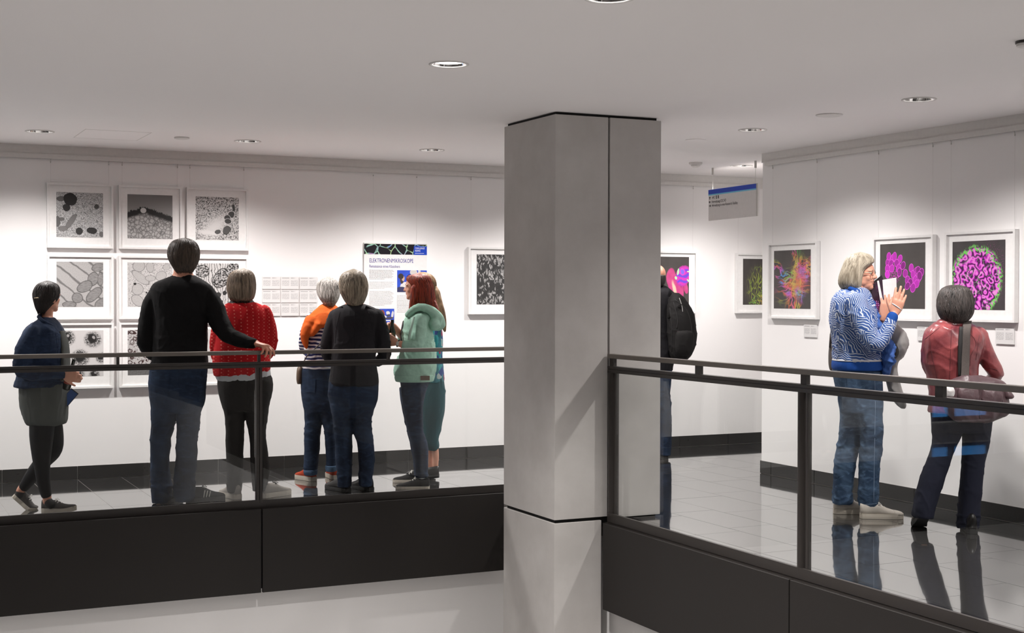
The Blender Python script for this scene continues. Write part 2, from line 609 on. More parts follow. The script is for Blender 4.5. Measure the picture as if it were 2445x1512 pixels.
# ------------------------------------------------------------------ ceiling fittings
mir = NT('mirror_reflector', 0.08, 1.0); mir.color((0.80, 0.79, 0.78)); M['mirror'] = mir.m
em = NT('lamp_face', 0.5)
em.color((0.9, 0.9, 0.9)); em.put(em.b.inputs['Emission Color'], (1.0, 0.96, 0.93, 1)); em.b.inputs['Emission Strength'].default_value = 6.0
M['lamp'] = em.m


def downlight(x, y, label, group, watts, angle, blend, tilt=None):
    t = thing('downlight', label, 'ceiling light', (x, y, ZC), group)
    MB().lathe((x, y, ZC), [(0.101, 0.0005), (0.101, -0.004), (0.096, -0.006), (0.086, -0.004), (0.086, 0.0005)], 32, cap=False).build('trim_ring', M['whiteplastic'], t, smooth=True)
    MB().lathe((x, y, ZC), [(0.087, -0.002), (0.080, 0.020), (0.066, 0.045), (0.050, 0.060)], 32, cap=False).build('reflector', M['mirror'], t, smooth=True)
    r_, z_ = (0.082, 0.012) if angle < 120 else (0.052, 0.058)
    MB().lathe((x, y, ZC), [(r_, z_), (r_, z_ + 0.004)], 32).build('lamp_disc', M['lamp'], t)
    l = bpy.data.lights.new('downlight_lamp', 'SPOT')
    l.energy = watts; l.color = LAMP_COL; l.spot_size = math.radians(angle); l.spot_blend = blend; l.shadow_soft_size = 0.05
    o = bpy.data.objects.new('lamp', l); C.objects.link(o)
    o.parent = t; o.location = (0, 0, -0.012)
    return t


# openings cut for the cans
cans = [(-1.75, 10.30), (-0.26, 10.30), (1.23, 10.33), (2.716, 10.285), (4.20, 10.25), (5.69, 10.25), (7.17, 10.25), (5.695, 8.006), (5.69, 6.335), (5.69, 4.67), (5.69, 3.0),
        (2.72, 6.414), (2.674, 4.71), (2.69, 3.0), (2.69, 1.3), (2.69, -0.4), (0.9, -0.4)]
ceil = bpy.data.objects['ceiling']
cb = bmesh.new()
for (x, y) in cans:
    bmesh.ops.create_cone(cb, cap_ends=True, segments=32, radius1=0.0868, radius2=0.0868, depth=0.30, matrix=Matrix.Translation((x, y, ZC)))
cm = bpy.data.meshes.new('cutter'); cb.to_mesh(cm); cb.free()
cut = bpy.data.objects.new('cutter', cm); C.objects.link(cut)
md = ceil.modifiers.new('cans', 'BOOLEAN'); md.operation = 'DIFFERENCE'; md.solver = 'EXACT'; md.object = cut
bpy.context.view_layer.update()
nm = bpy.data.meshes.new_from_object(ceil.evaluated_get(bpy.context.evaluated_depsgraph_get()))
ceil.modifiers.clear(); ceil.data = nm
bpy.data.objects.remove(cut)
wash = 'wall-washing downlights along the far wall'
labs = ['round downlight beyond the picture grid', 'round downlight before the picture grid', 'mirror downlight above the woman in the denim jacket', 'mirror downlight above the man in the black sweater',
        'downlight in front of the blue-headed poster', 'downlight between pillar and hanging sign', 'downlight over the corridor',
        'mirror downlight nearest the hanging sign', 'larger mirror downlight above the two talking women', 'round downlight further along the side gallery', 'round downlight at the end of the side gallery',
        'glowing white downlight in the middle of the ceiling', 'downlight just at the upper picture edge', 'downlight over the void', 'second downlight over the void', 'third downlight over the void', 'downlight over the void near the window wall']
for k, (x, y) in enumerate(cans):
    if k < 7: downlight(x, y, labs[k], wash, WASH_W, WASH_ANGLE, WASH_BLEND)
    elif k < 11: downlight(x, y, labs[k], 'downlights along the side gallery', WASH_W, WASH_ANGLE, WASH_BLEND)
    else: downlight(x, y, labs[k], 'downlights over the void', VOID_W, VOID_ANGLE, VOID_BLEND)

t = MB().lathe((5.66, 7.126, ZC), [(0.085, 0.0), (0.085, -0.006), (0.075, -0.009)], 32).build('ceiling_speaker', M['whiteplastic'], None)
tag(t, 'flat white disc in the ceiling between two mirror downlights', 'ceiling disc')
t = MB().lathe((5.683, 8.71, ZC), [(0.075, 0.0), (0.075, -0.004)], 32).build('ceiling_cover', M['ceiling'], None)
tag(t, 'faint round cover in the ceiling before the smoke detector', 'ceiling disc')
t = MB().lathe((2.217, 10.255, ZC), [(0.055, 0.0), (0.055, -0.010), (0.042, -0.014)], 24).build('motion_sensor', M['whiteplastic'], None)
tag(t, 'small white disc in the ceiling between the two mirror downlights', 'sensor')
t = thing('smoke_detector', 'white smoke detector under the ceiling beside the sign', 'smoke detector', (6.646, 10.183, ZC))
MB().lathe((6.646, 10.183, ZC), [(0.058, 0), (0.058, -0.012), (0.050, -0.020)], 24).build('base', M['whiteplastic'], t)
MB().lathe((6.646, 10.183, ZC), [(0.042, -0.018), (0.040, -0.034), (0.022, -0.044), (0.006, -0.046)], 24).build('chamber', M['whiteplastic'], t)
t = thing('access_hatch', 'flush square hatch in the ceiling above the picture grid', 'hatch', (1.74, 10.33, ZC))
hm = MB()
a0, a1, b0, b1 = 1.50, 1.96, 10.05, 10.62
for q in ((a0, a1, b0, b0 + 0.003), (a0, a1, b1 - 0.003, b1), (a0, a0 + 0.003, b0, b1), (a1 - 0.003, a1, b0, b1)):
    hm.box(q[0], q[1], q[2], q[3], ZC - 0.0015, ZC + 0.001)
hm.build('hatch_frame', M['whiteplastic'], t)
box('hatch_lid', M['ceiling'], a0 + 0.006, a1 - 0.006, b0 + 0.006, b1 - 0.006, ZC - 0.001, ZC + 0.001, t)
q = on_z(2452, 98, ZC)
t = thing('spotlight', 'dark grey round ceiling fitting cut off by the frame', 'ceiling fitting', (q[0], q[1], ZC))
MB().lathe((q[0], q[1], ZC), [(0.050, 0.0), (0.050, -0.012)], 24).build('base', M['metal'], t)
MB().lathe((q[0], q[1], ZC), [(0.046, -0.010), (0.046, -0.024), (0.03, -0.030)], 24).build('lens', M['whiteplastic'], t)

# ------------------------------------------------------------------ hanging direction sign
S0, S1 = np.array([7.067, 10.546]), np.array([7.022, 9.827])
def sign():
    d = (S1 - S0); L = np.linalg.norm(d); d = d / L
    nrm = np.array([-d[1], d[0]])
    if np.dot(nrm, -S0) < 0: nrm = -nrm
    a = S0 - d * 0.06; b = S1 + d * 0.05
    t = thing('hanging_sign', 'grey direction sign with blue top band hanging on two wires', 'sign', ((a[0] + b[0]) / 2, (a[1] + b[1]) / 2, SIGN_ZT))
    c = (a + b) / 2; hl = np.linalg.norm(b - a) / 2
    zt, zb = SIGN_ZT, SIGN_ZB
    d3 = np.array([d[0], d[1], 0]); n3 = np.array([nrm[0], nrm[1], 0]); k3 = np.array([0, 0, 1.0])
    def slab(name, m, u0, u1, z0, z1, off, th, par=t):
        cc = np.array([c[0], c[1], 0]) + d3 * ((u0 + u1) / 2) + n3 * off + k3 * ((z0 + z1) / 2)
        return MB().obox(cc, d3 * (u1 - u0) / 2, n3 * th / 2, k3 * (z1 - z0) / 2).build(name, m, par)
    slab('sign_board', M['signgrey'], -hl, hl, zb, zt, 0, 0.016)
    slab('blue_band', M['signblue'], -hl, hl - 0.025, zt - 0.150 * (zt - zb), zt - 0.002, 0.009, 0.003)
    slab('light_blue_band', M['signcyan'], -hl, hl - 0.025, zt - 0.190 * (zt - zb), zt - 0.150 * (zt - zb), 0.009, 0.003)
    slab('edge_strip', M['alu'], hl - 0.022, hl, zb, zt, 0.009, 0.004)
    for S in (S0, S1):
        MB().tube([(S[0], S[1], zt - 0.01), (S[0], S[1], ZC - 0.06)], 0.002, 6).build('wire', M['wire'], t)
        MB().lathe((S[0], S[1], ZC - 0.062), [(0.010, 0), (0.010, 0.062)], 12).build('ceiling_fitting', M['alu'], t)
    Hs, Ws = zt - zb, 2 * hl
    def at(u, z): return np.array([c[0], c[1], 0]) + d3 * u + n3 * 0.0095 + k3 * z
    u0 = -hl
    rows = [zt - k * Hs for k in (0.315, 0.440, 0.560)]
    sq = None
    for z, s in reversed(list(zip(rows, ('WC', 'Verwaltung CECAD', 'Verwaltung in vivo Research Facility')))):
        o = text_obj('lettering', s, 0.125 * Hs, M['ink'], t, squeeze=1.0)
        w = max(v.co.x for v in o.data.vertices)
        if sq is None: sq = 0.535 * Ws / w
        o.data.transform(Matrix.Diagonal((sq, 1, 1, 1)))
        set_frame(o, at(u0 + 0.073 * Ws, z), d3, k3, n3, t)
        wc_w = w * sq
    def arrow(u, z, ang):
        mb = MB()
        ca, sa = math.cos(ang), math.sin(ang)
        g = 0.042 * Hs
        for (p0, p1) in (((-1, 0), (1, 0)), ((1, 0), (.25, .7)), ((1, 0), (.25, -.7))):
            mb.tube([at(u + g * (p[0] * ca - p[1] * sa), z + g * (p[0] * sa + p[1] * ca)) for p in (p0, p1)], 0.0028, 6)
        mb.build('arrow', M['ink'], t)
    for z, ang in zip(rows, (math.pi / 2, math.pi, 0)): arrow(u0 + 0.030 * Ws, z + 0.038 * Hs, ang)
    for k, uu in enumerate((u0 + 0.073 * Ws + wc_w + 0.028, u0 + 0.073 * Ws + wc_w + 0.062)):
        mb = MB()
        mb.ball(at(uu, rows[0] + 0.082 * Hs), 0.0055, 0.0055, 0.0055, n=8, m=6)
        w0, w1 = ((0.010, 0.004), (0.006, 0.009))[k]
        mb.add([at(uu + sg * w, z) for z, w in ((rows[0] + 0.062 * Hs, w1), (rows[0], w0)) for sg in (-1, 1)], [(0, 1, 3, 2)])
        mb.build('pictogram', M['ink'], t)


SIGN_ZT, SIGN_ZB = 2.30, 1.98
M['signgrey'] = plain('sign_grey', (0.64, 0.62, 0.61), 0.5)
M['signblue'] = plain('sign_blue', srgb(0, 58, 175), 0.45)
M['signcyan'] = plain('sign_light_blue', srgb(110, 185, 215), 0.45)
M['ink'] = plain('dark_ink', (0.03, 0.03, 0.035), 0.7)


def text_obj(name, s, size, m, parent, align='LEFT', squeeze=0.82):
    cu = bpy.data.curves.new(name, 'FONT')
    cu.body = s; cu.size = size; cu.align_x = align; cu.resolution_u = 3
    o = bpy.data.objects.new(name, cu); C.objects.link(o)
    bpy.context.view_layer.update()
    me = bpy.data.meshes.new_from_object(o.evaluated_get(bpy.context.evaluated_depsgraph_get()))
    bpy.data.objects.remove(o); bpy.data.curves.remove(cu)
    me.transform(Matrix.Diagonal((squeeze, 1, 1, 1)))
    me.materials.clear()
    return link_mesh(name, me, m, parent)


def set_frame(o, x, du, dv, dn, parent):
    """puts a flat object so its x,y,z axes lie on du,dv,dn at world point x"""
    w = origin_of(parent)
    rot = Matrix(((du[0], dv[0], dn[0]), (du[1], dv[1], dn[1]), (du[2], dv[2], dn[2])))
    me = o.data
    me.transform(Matrix.Translation(Vector(x) - w) @ rot.to_4x4())
    o.location = (0, 0, 0)


# sign heights: intersect photo rays with the vertical plane through both wires
def on_plane(xp, yp, P, n):
    r = ray(xp, yp)
    return EYE + r * (np.dot(np.array([P[0], P[1]]) , n) / np.dot(r[:2], n))
_sn = np.array([-(S1 - S0)[1], (S1 - S0)[0]])
SIGN_ZT = float(on_plane(1750, 446, S0, _sn)[2]); SIGN_ZB = float(on_plane(1750, 522, S0, _sn)[2])
sign()

# ------------------------------------------------------------------ pictures
def quad_uv(name, m, P, du, dv, w, h, parent):
    """flat print, lower-left corner P, spanning w along du and h along dv, with UVs"""
    P, du, dv = map(np.array, (P, du, dv))
    me = bpy.data.meshes.new(name)
    o = origin_of(parent)
    vs = [P, P + du * w, P + du * w + dv * h, P + dv * h]
    me.from_pydata([tuple(v - np.array(o)) for v in vs], [], [(0, 1, 2, 3)])
    uv = me.uv_layers.new(name='UVMap')
    for k, c in enumerate(((0, 0), (1, 0), (1, 1), (0, 1))): uv.data[k].uv = c
    me.update()
    return link_mesh(name, me, m, parent)


PRINT_ROUGH = 0.5
def pr_start(name):
    t = NT(name, PRINT_ROUGH, 0, 0.4)
    return t, t.coord('UV')


def grain_tissue(t, v, scale, lo, hi, dist=1.5):
    a = t.noise(v, scale, 4, 0.75, dist)
    return t.ramp(a, [(0.36, lo * .7), (0.45, lo * 2.2), (0.56, hi * 1.05)])


def spots(t, v, base, items):
    """items: (cx, cy, rx, ry, rot, rim colour, fill colour)"""
    for (cx, cy, rx, ry, rot, rim, fill) in items:
        mk, d = t.ell(v, cx, cy, rx, ry, rot, 0.06)
        c = t.mix(t.step(d, 0.80, 0.95), fill, rim)
        base = t.mix(mk, base, c)
    return base


G_ = lambda k: (k * 0.8, k * 0.78, k * 0.77)


def print_a():
    t, v = pr_start('micrograph_dark_granules')
    w = t.warp(v, 6, 0.05)
    b = grain_tissue(t, w, 26, G_(0.12)[0], 0.62, 2.5)
    b = spots(t, w, b, [(.30, .34, .06, .22, -.6, G_(.17), G_(.24)), (.14, .19, .10, .06, 0, G_(.17), G_(.24)), (.09, .85, .09, .05, 0, G_(.10), G_(.16)), (.10, .40, .08, .04, 0, G_(.12), G_(.18)),
        (.30, .845, .145, .14, 0, G_(.02), G_(.025)), (.215, .66, .085, .08, 0, G_(.02), G_(.035)), (.49, .14, .078, .075, 0, G_(.03), G_(.05)), (.76, .155, .115, .075, -.15, G_(.02), G_(.04)),
        (.86, .69, .05, .055, 0, G_(.06), G_(.09)), (.38, .67, .035, .035, 0, G_(.1), G_(.6)), (.63, .36, .03, .03, 0, G_(.05), G_(.55)), (.03, .35, .05, .12, 0, G_(.1), G_(.16)), (.97, .08, .05, .06, 0, G_(.1), G_(.18))])
    return t.color(b).m


def print_b():
    t, v = pr_start('micrograph_villi_ridge')
    s = t.sep(v)
    sky = t.mix(s[1], G_(.50), G_(.22))
    n = t.noise(v, 9, 3)
    fine = t.noise(t.map(v, scale=(60, 9, 1)), 1.0, 3)
    ridge = t.math('ADD', t.math('MULTIPLY', n, 0.10), t.math('MULTIPLY', fine, 0.14))
    hill = t.math('SUBTRACT', 0.62, t.math('MULTIPLY', t.math('ABSOLUTE', t.math('SUBTRACT', s[0], .38)), 0.34))
    top = t.math('ADD', hill, ridge)
    below = t.step(t.math('SUBTRACT', top, s[1]), 0.0, 0.03)
    deep = t.step(t.math('SUBTRACT', t.math('ADD', hill, t.math('MULTIPLY', n, 0.05)), s[1]), 0.02, 0.12)
    e = t.vor(t.warp(v, 8, .04), 13, 'DISTANCE_TO_EDGE')
    cells = t.ramp(e, [(0.0, G_(.16)), (0.10, G_(.45)), (0.25, G_(.58))])
    cells = t.mix(t.ramp(t.noise(v, 40, 3), [(0.55, 0.0), (0.75, 0.7)]), cells, G_(.12))
    c = t.mix(below, sky, G_(.018)); c = t.mix(deep, c, cells)
    mk, d = t.ell(v, .35, .64, .065, .06, 0, .08)
    return t.color(t.mix(mk, c, G_(.7))).m


def print_c():
    t, v = pr_start('micrograph_speckled_tissue')
    w = t.warp(v, 5, .06)
    sp = t.ramp(t.noise(w, 34, 3, 0.6, 1.0), [(0.42, G_(.05)), (0.52, G_(.75))])
    clear, d = t.ell(w, .45, .33, .30, .16, .7, .8)
    c = t.mix(clear, sp, G_(.80))
    cl2, d = t.ell(w, .28, .17, .24, .05, -.1, .5)
    c = t.mix(cl2, c, G_(.85))
    c = spots(t, w, c, [(.88, .76, .035, .08, .2, G_(.03), G_(.06)), (.83, .60, .085, .08, .3, G_(.75), G_(.06)), (.73, .52, .075, .08, 0, G_(.75), G_(.06)), (.75, .44, .085, .065, 0, G_(.75), G_(.07)),
        (.72, .23, .08, .11, -.6, G_(.02), G_(.10)), (.51, .19, .07, .045, .2, G_(.05), G_(.10))])
    return t.color(c).m


def print_d():
    t, v = pr_start('micrograph_muscle_fibres')
    w = t.warp(v, 4, .05)
    b = t.mix(t.noise(v, 75, 4), G_(.20), G_(.80))
    b = t.mix(t.ramp(t.wave(t.map(w, rot=(0, 0, -.9)), 1.3, 1.5, 2, 2, prof='SIN'), [(0.0, 0.8), (0.13, 0.0)]), b, G_(.10))
    tex = t.mix(t.noise(t.map(w, rot=(0, 0, .5), scale=(14, 60, 1)), 1.0, 3), G_(.08), G_(.50))
    for (cx, cy, rx, ry, ro) in ((.78, .62, .12, .17, -.3), (.60, .45, .18, .12, .5), (.44, .20, .12, .12, 0), (.80, .27, .22, .11, .75), (.94, .62, .06, .16, 0), (.90, .88, .16, .09, .2), (.95, .08, .16, .10, .6), (.27, .05, .16, .08, 0)):
        mk, d = t.ell(w, cx, cy, rx, ry, ro, .05)
        b = t.mix(mk, b, t.mix(t.step(d, .80, .99), tex, G_(.10)))
    return t.color(b).m


def print_e():
    t, v = pr_start('micrograph_pale_organelles')
    w = t.warp(v, 5, .04)
    b = t.mix(t.ramp(t.noise(w, 42, 3), [(0.33, G_(.10)), (0.46, G_(.66))]), G_(.62), 0.0) if False else t.ramp(t.noise(w, 42, 3), [(0.34, G_(.12)), (0.46, G_(.66))])
    tex = t.mix(t.noise(w, 30, 3), G_(.45), G_(.62))
    for (cx, cy, rx, ry, ro) in ((.25, .92, .14, .13, 0), (.50, .90, .09, .12, 0), (.86, .90, .08, .07, 0), (.28, .66, .09, .24, .9), (.50, .65, .12, .07, 0), (.74, .70, .13, .10, .5), (.22, .40, .13, .14, 0), (.22, .14, .11, .16, .8), (.6, .3, .2, .1, .4), (.85, .45, .1, .14, 0)):
        mk, d = t.ell(w, cx, cy, rx, ry, ro, .03)
        b = t.mix(mk, b, t.mix(t.step(d, .86, 1.0), tex, G_(.14)))
    b = spots(t, w, b, [(.16, .52, .03, .03, 0, G_(.02), G_(.02)), (.42, .32, .02, .02, 0, G_(.02), G_(.02))])
    return t.color(b).m


def print_f():
    t, v = pr_start('micrograph_dark_nuclei')
    w = t.warp(v, 5, .06)
    e = t.vor(w, 5, 'DISTANCE_TO_EDGE')
    b = t.ramp(t.wave(w, 5, 6, 3, 1.5), [(0.05, G_(.12)), (0.2, G_(.68))])
    chro = t.ramp(t.noise(w, 24, 4), [(0.44, G_(.02)), (0.56, G_(.55))])
    for (cx, cy, rx, ry, ro) in ((.15, .82, .17, .15, 0), (.60, .66, .26, .19, .9), (.85, .85, .14, .18, -.6)):
        mk, d = t.ell(w, cx, cy, rx, ry, ro, .03)
        b = t.mix(mk, b, t.mix(t.step(d, .88, .96), chro, G_(.03)))
    b = spots(t, w, b, [(.52, .26, .06, .07, 0, G_(.03), G_(.035)), (.67, .31, .05, .05, 0, G_(.03), G_(.035)), (.6, .12, .03, .03, 0, G_(.03), G_(.03))])
    return t.color(b).m


def print_g():
    t, v = pr_start('micrograph_blood_cells')
    w = t.warp(v, 9, .05)
    b = t.mix(t.ramp(t.noise(v, 60, 2), [(0.70, 0.0), (0.78, 1.0)]), G_(.74), G_(.3))
    halo = t.ramp(t.noise(w, 36, 3), [(0.42, G_(.05)), (0.58, G_(.55))])
    for (cx, cy, r) in ((.22, .84, .17), (.77, .80, .18), (.50, .40, .19), (.95, .40, .12), (.10, .42, .13), (.45, .05, .14), (.80, .02, .12)):
        mk, d = t.ell(w, cx, cy, r, r * .95, 0, .25); b = t.mix(mk, b, halo)
        mk, d = t.ell(w, cx - .01, cy + .02, r * .55, r * .62, .4, .2); b = t.mix(mk, b, G_(.02))
        mk, d = t.ell(w, cx + .02, cy + .05, r * .16, r * .2, .4, .3); b = t.mix(mk, b, G_(.45))
    return t.color(b).m


def print_h():
    t, v = pr_start('micrograph_reddish_rings')
    w = t.warp(v, 7, .08)
    d = t.vor(w, 8, 'F1')
    b = t.ramp(d, [(0.0, G_(.55)), (0.26, G_(.62)), (0.30, (.04, .02, .018)), (0.40, (.06, .03, .03)), (0.44, G_(.60))])
    b = t.mix(t.ramp(t.noise(w, 30, 3), [(0.36, 1.0), (0.46, 0.0)]), b, (.05, .03, .03))
    lo = t.step(t.sep(v)[1], 0.16, 0.10)
    return t.color(t.mix(lo, b, t.mix(t.noise(v, 40, 3), G_(.04), G_(.3)))).m


def print_i():
    t, v = pr_start('micrograph_round_vesicles')
    w = t.warp(v, 5, .03)
    d = t.vor(w, 5.5, 'F1', .8)
    tex = t.ramp(t.noise(v, 40, 3), [(0.4, G_(.04)), (0.6, G_(.5))])
    b = t.ramp(d, [(0.30, 0.0), (0.33, 1.0)])
    ring = t.ramp(d, [(0.27, 0.0), (0.30, 1.0), (0.34, 1.0), (0.37, 0.0)])
    return t.color(t.mix(ring, t.mix(b, tex, G_(.72)), G_(.02))).m


def print_j():
    t, v = pr_start('micrograph_light_spindle_cells')
    w = t.warp(t.map(v, scale=(1, 1.4, 1)), 5, .22)
    d = t.vor(t.map(w, rot=(0, 0, .6), scale=(1.9, .75, 1)), 8.5, 'F1')
    nz = t.noise(v, 60, 2)
    b = t.ramp(d, [(0.0, G_(.12)), (0.10, G_(.45)), (0.26, G_(.60)), (0.40, G_(.06)), (0.6, G_(.025))])
    d2 = t.vor(t.map(w, (3, 2, 0), (0, 0, -.9), (1.9, .7, 1)), 10, 'F1')
    b2 = t.ramp(d2, [(0.0, G_(.30)), (0.22, G_(.5)), (0.34, G_(.02))])
    return t.color(t.mix(t.math('MULTIPLY', nz, .3), t.mix(1.0, b, b2, 'LIGHTEN'), G_(.1))).m


def fluo_bg(t, v):
    return t.mix(t.noise(v, 3, 2), (.045, .040, .038), (.085, .075, .072))


def print_k():
    t, v = pr_start('pink_and_violet_embryo')
    w = t.warp(v, 7, .05)
    b = fluo_bg(t, v)
    pink = t.mix(t.noise(w, 9, 3), (.45, .015, .17), (.62, .11, .27))
    for (cx, cy, rx, ry, ro) in ((.62, .30, .13, .24, .5), (.50, .42, .20, .18, .2), (.40, .56, .16, .20, 0), (.75, .22, .07, .18, -.2), (.90, .35, .07, .12, .3)):
        mk, d = t.ell(w, cx, cy, rx, ry, ro, .1)
        b = t.mix(mk, b, pink)
    b = t.mix(t.math('MULTIPLY', t.ell(w, .52, .30, .05, .20, .4, .4)[0], .8), b, (.95, .65, .45))
    vio = t.mix(t.ramp(t.wave(w, 2.6, 5, 2, 1.5, 'RINGS'), [(0.3, 0.0), (0.7, 1.0)]), (.16, .06, .60), (.60, .04, .45))
    mk, d = t.ell(w, .80, .60, .27, .21, .4, .05)
    b = t.mix(mk, b, t.mix(t.step(d, .8, .95), vio, (.48, .04, .32)))
    mk, d = t.ell(w, .78, .69, .09, .08, 0, .08)
    b = t.mix(mk, b, t.mix(t.step(d, .6, .8), (.22, .12, .75), (.7, .06, .5)))
    for (cx, cy, rx, ry, ro) in ((.63, .69, .03, .07, -.3), (.56, .56, .035, .035, 0), (.97, .50, .05, .02, -.5), (.97, .70, .03, .015, 0)):
        b = t.mix(t.ell(w, cx, cy, rx, ry, ro, .15)[0], b, (.45, .85, .42))
    return t.color(b).m


def print_l():
    t, v = pr_start('green_branching_cells')
    w = t.warp(v, 4, .12)
    b = fluo_bg(t, v)
    hill, d = t.ell(w, .62, .30, .42, .50, .3, .35)
    lines = t.ramp(t.vor(t.map(w, rot=(0, 0, -.5), scale=(2.2, .8, 1)), 7, 'DISTANCE_TO_EDGE'), [(0.0, 1.0), (0.10, 0.0)])
    b = t.mix(t.math('MULTIPLY', lines, hill), b, t.mix(t.noise(v, 8, 2), (.16, .36, .03), (.55, .50, .12)))
    dots = t.ramp(t.vor(w, 26, 'F1'), [(0.2, 1.0), (0.45, 0.0)])
    band, d = t.ell(w, .50, .10, .55, .10, .55, .3)
    b = t.mix(t.math('MULTIPLY', dots, band), b, (.30, .75, .10))
    warm, d = t.ell(w, .75, .16, .25, .12, .3, .4)
    b = t.mix(t.math('MULTIPLY', t.math('MULTIPLY', dots, warm), .8), b, (.75, .25, .10))
    return t.color(b).m


def print_m():
    t, v = pr_start('rainbow_cell_fibres')
    b = fluo_bg(t, v)
    hue = t.n('ShaderNodeHueSaturation')
    for k, (cx, cy, rx, ry, ro, sc, amt, rot) in enumerate(((.62, .48, .50, .26, .5, 5, .25, .5), (.60, .35, .20, .60, -.15, 6, .3, -.1), (.25, .55, .34, .12, -.7, 6, .25, -.75), (.82, .66, .26, .16, .4, 7, .3, .6), (.60, .86, .07, .28, .3, 8, .2, .25), (.66, .40, .16, .24, .4, 9, .5, 1.2))):
        w = t.warp(v, 3 + k, amt)
        ln = t.ramp(t.vor(t.map(w, (k, k * .7, 0), (0, 0, rot), (.35, 1.8, 1) if k not in (1, 4) else (1.8, .35, 1)), sc * 1.6, 'DISTANCE_TO_EDGE'), [(0.0, 1.0), (0.05, .65), (0.13, 0.0)])
        mk, d = t.ell(t.warp(v, 5, .2), cx, cy, rx, ry, ro, .45)
        colr = t.ramp(t.noise(t.map(v, (k * 2.3, 0, 0)), 2.6, 1), [(0.30, (.10, .55, .10)), (0.42, (.60, .55, .10)), (0.50, (.75, .16, .08)), (0.60, (.55, .12, .60)), (0.70, (.10, .35, .75))])
        b = t.mix(t.math('MULTIPLY', ln, mk), b, colr)
    glow, d = t.ell(t.warp(v, 4, .2), .70, .50, .26, .22, .4, .7)
    b = t.mix(t.math('MULTIPLY', glow, .35), b, (.55, .12, .12))
    t.t.nodes.remove(hue)
    return t.color(b).m


def print_n():
    t, v = pr_start('magenta_round_cells')
    b = fluo_bg(t, v)
    rnd = random.Random(4)
    left = [(.18, .72), (.20, .81), (.30, .78), (.25, .70), (.33, .80), (.45, .76), (.38, .70), (.27, .62), (.17, .62), (.42, .62), (.52, .66), (.17, .53), (.44, .56)]
    right = [(.70, .62), (.57, .54), (.80, .57), (.85, .58), (.92, .55), (.74, .52), (.80, .44), (.86, .46), (.62, .44), (.68, .40), (.82, .38), (.74, .32), (.62, .35), (.88, .50)]
    for (cx, cy) in left + right:
        rx, ry = .062 + rnd.random() * .012, .048 + rnd.random() * .014
        mk, d = t.ell(v, cx, cy, rx, ry, rnd.uniform(-.5, .5) + 1.3, .05)
        k = rnd.choice((.35, .55, .75, .95))
        b = t.mix(mk, b, t.mix(t.step(d, .80, .97), (.60 * k, .03 * k, .55 * k), (.78, .10, .72)))
    mk, d = t.ell(v, .32, .50, .12, .09, 0, .5)
    b = t.mix(t.math('MULTIPLY', mk, t.ramp(t.noise(v, 45, 3), [(0.5, 0.0), (0.6, 1.0)])), b, (.6, .05, .5))
    return t.color(b).m


def print_o():
    t, v = pr_start('magenta_folded_tissue_green_rim')
    b = t.mix(t.noise(v, 3, 2), (.030, .026, .028), (.075, .065, .066))
    w = t.warp(v, 4.5, .10)
    body, d = t.ell(w, .45, .42, .47, .50, -.35, .06)
    lab = t.math('MULTIPLY_ADD', t.math('SINE', t.math('MULTIPLY', t.noise(t.warp(v, 9, .06), 6.5, 1.5), 34.0)), .5, .5)
    inner = t.ramp(lab, [(0.12, (.05, .004, .05)), (0.35, (.30, .01, .30)), (0.65, (.60, .02, .54)), (0.96, (.80, .20, .68))])
    c = t.mix(body, b, inner)
    rim = t.math('MULTIPLY', t.step(d, .84, .93), t.step(d, 1.10, 1.0))
    gn = t.ramp(t.noise(w, 22, 3), [(0.45, 0.0), (0.58, 1.0)])
    c = t.mix(t.math('MULTIPLY', rim, gn), c, (.16, .62, .10))
    gl = t.math('MULTIPLY', body, t.ramp(t.vor(t.warp(v, 7, .16), 7, 'DISTANCE_TO_EDGE'), [(0.0, .6), (0.03, 0.0)]))
    c = t.mix(gl, c, (.55, .66, .50))
    faint, d2 = t.ell(w, .82, .58, .20, .42, .2, .3)
    speck = t.ramp(t.noise(v, 60, 3), [(0.55, 0.0), (0.68, 1.0)])
    nb = t.math('MULTIPLY', t.math('MULTIPLY', faint, speck), t.math('SUBTRACT', 1.0, body))
    return t.color(t.mix(t.math('MULTIPLY', nb, .5), c, (.35, .04, .24))).m


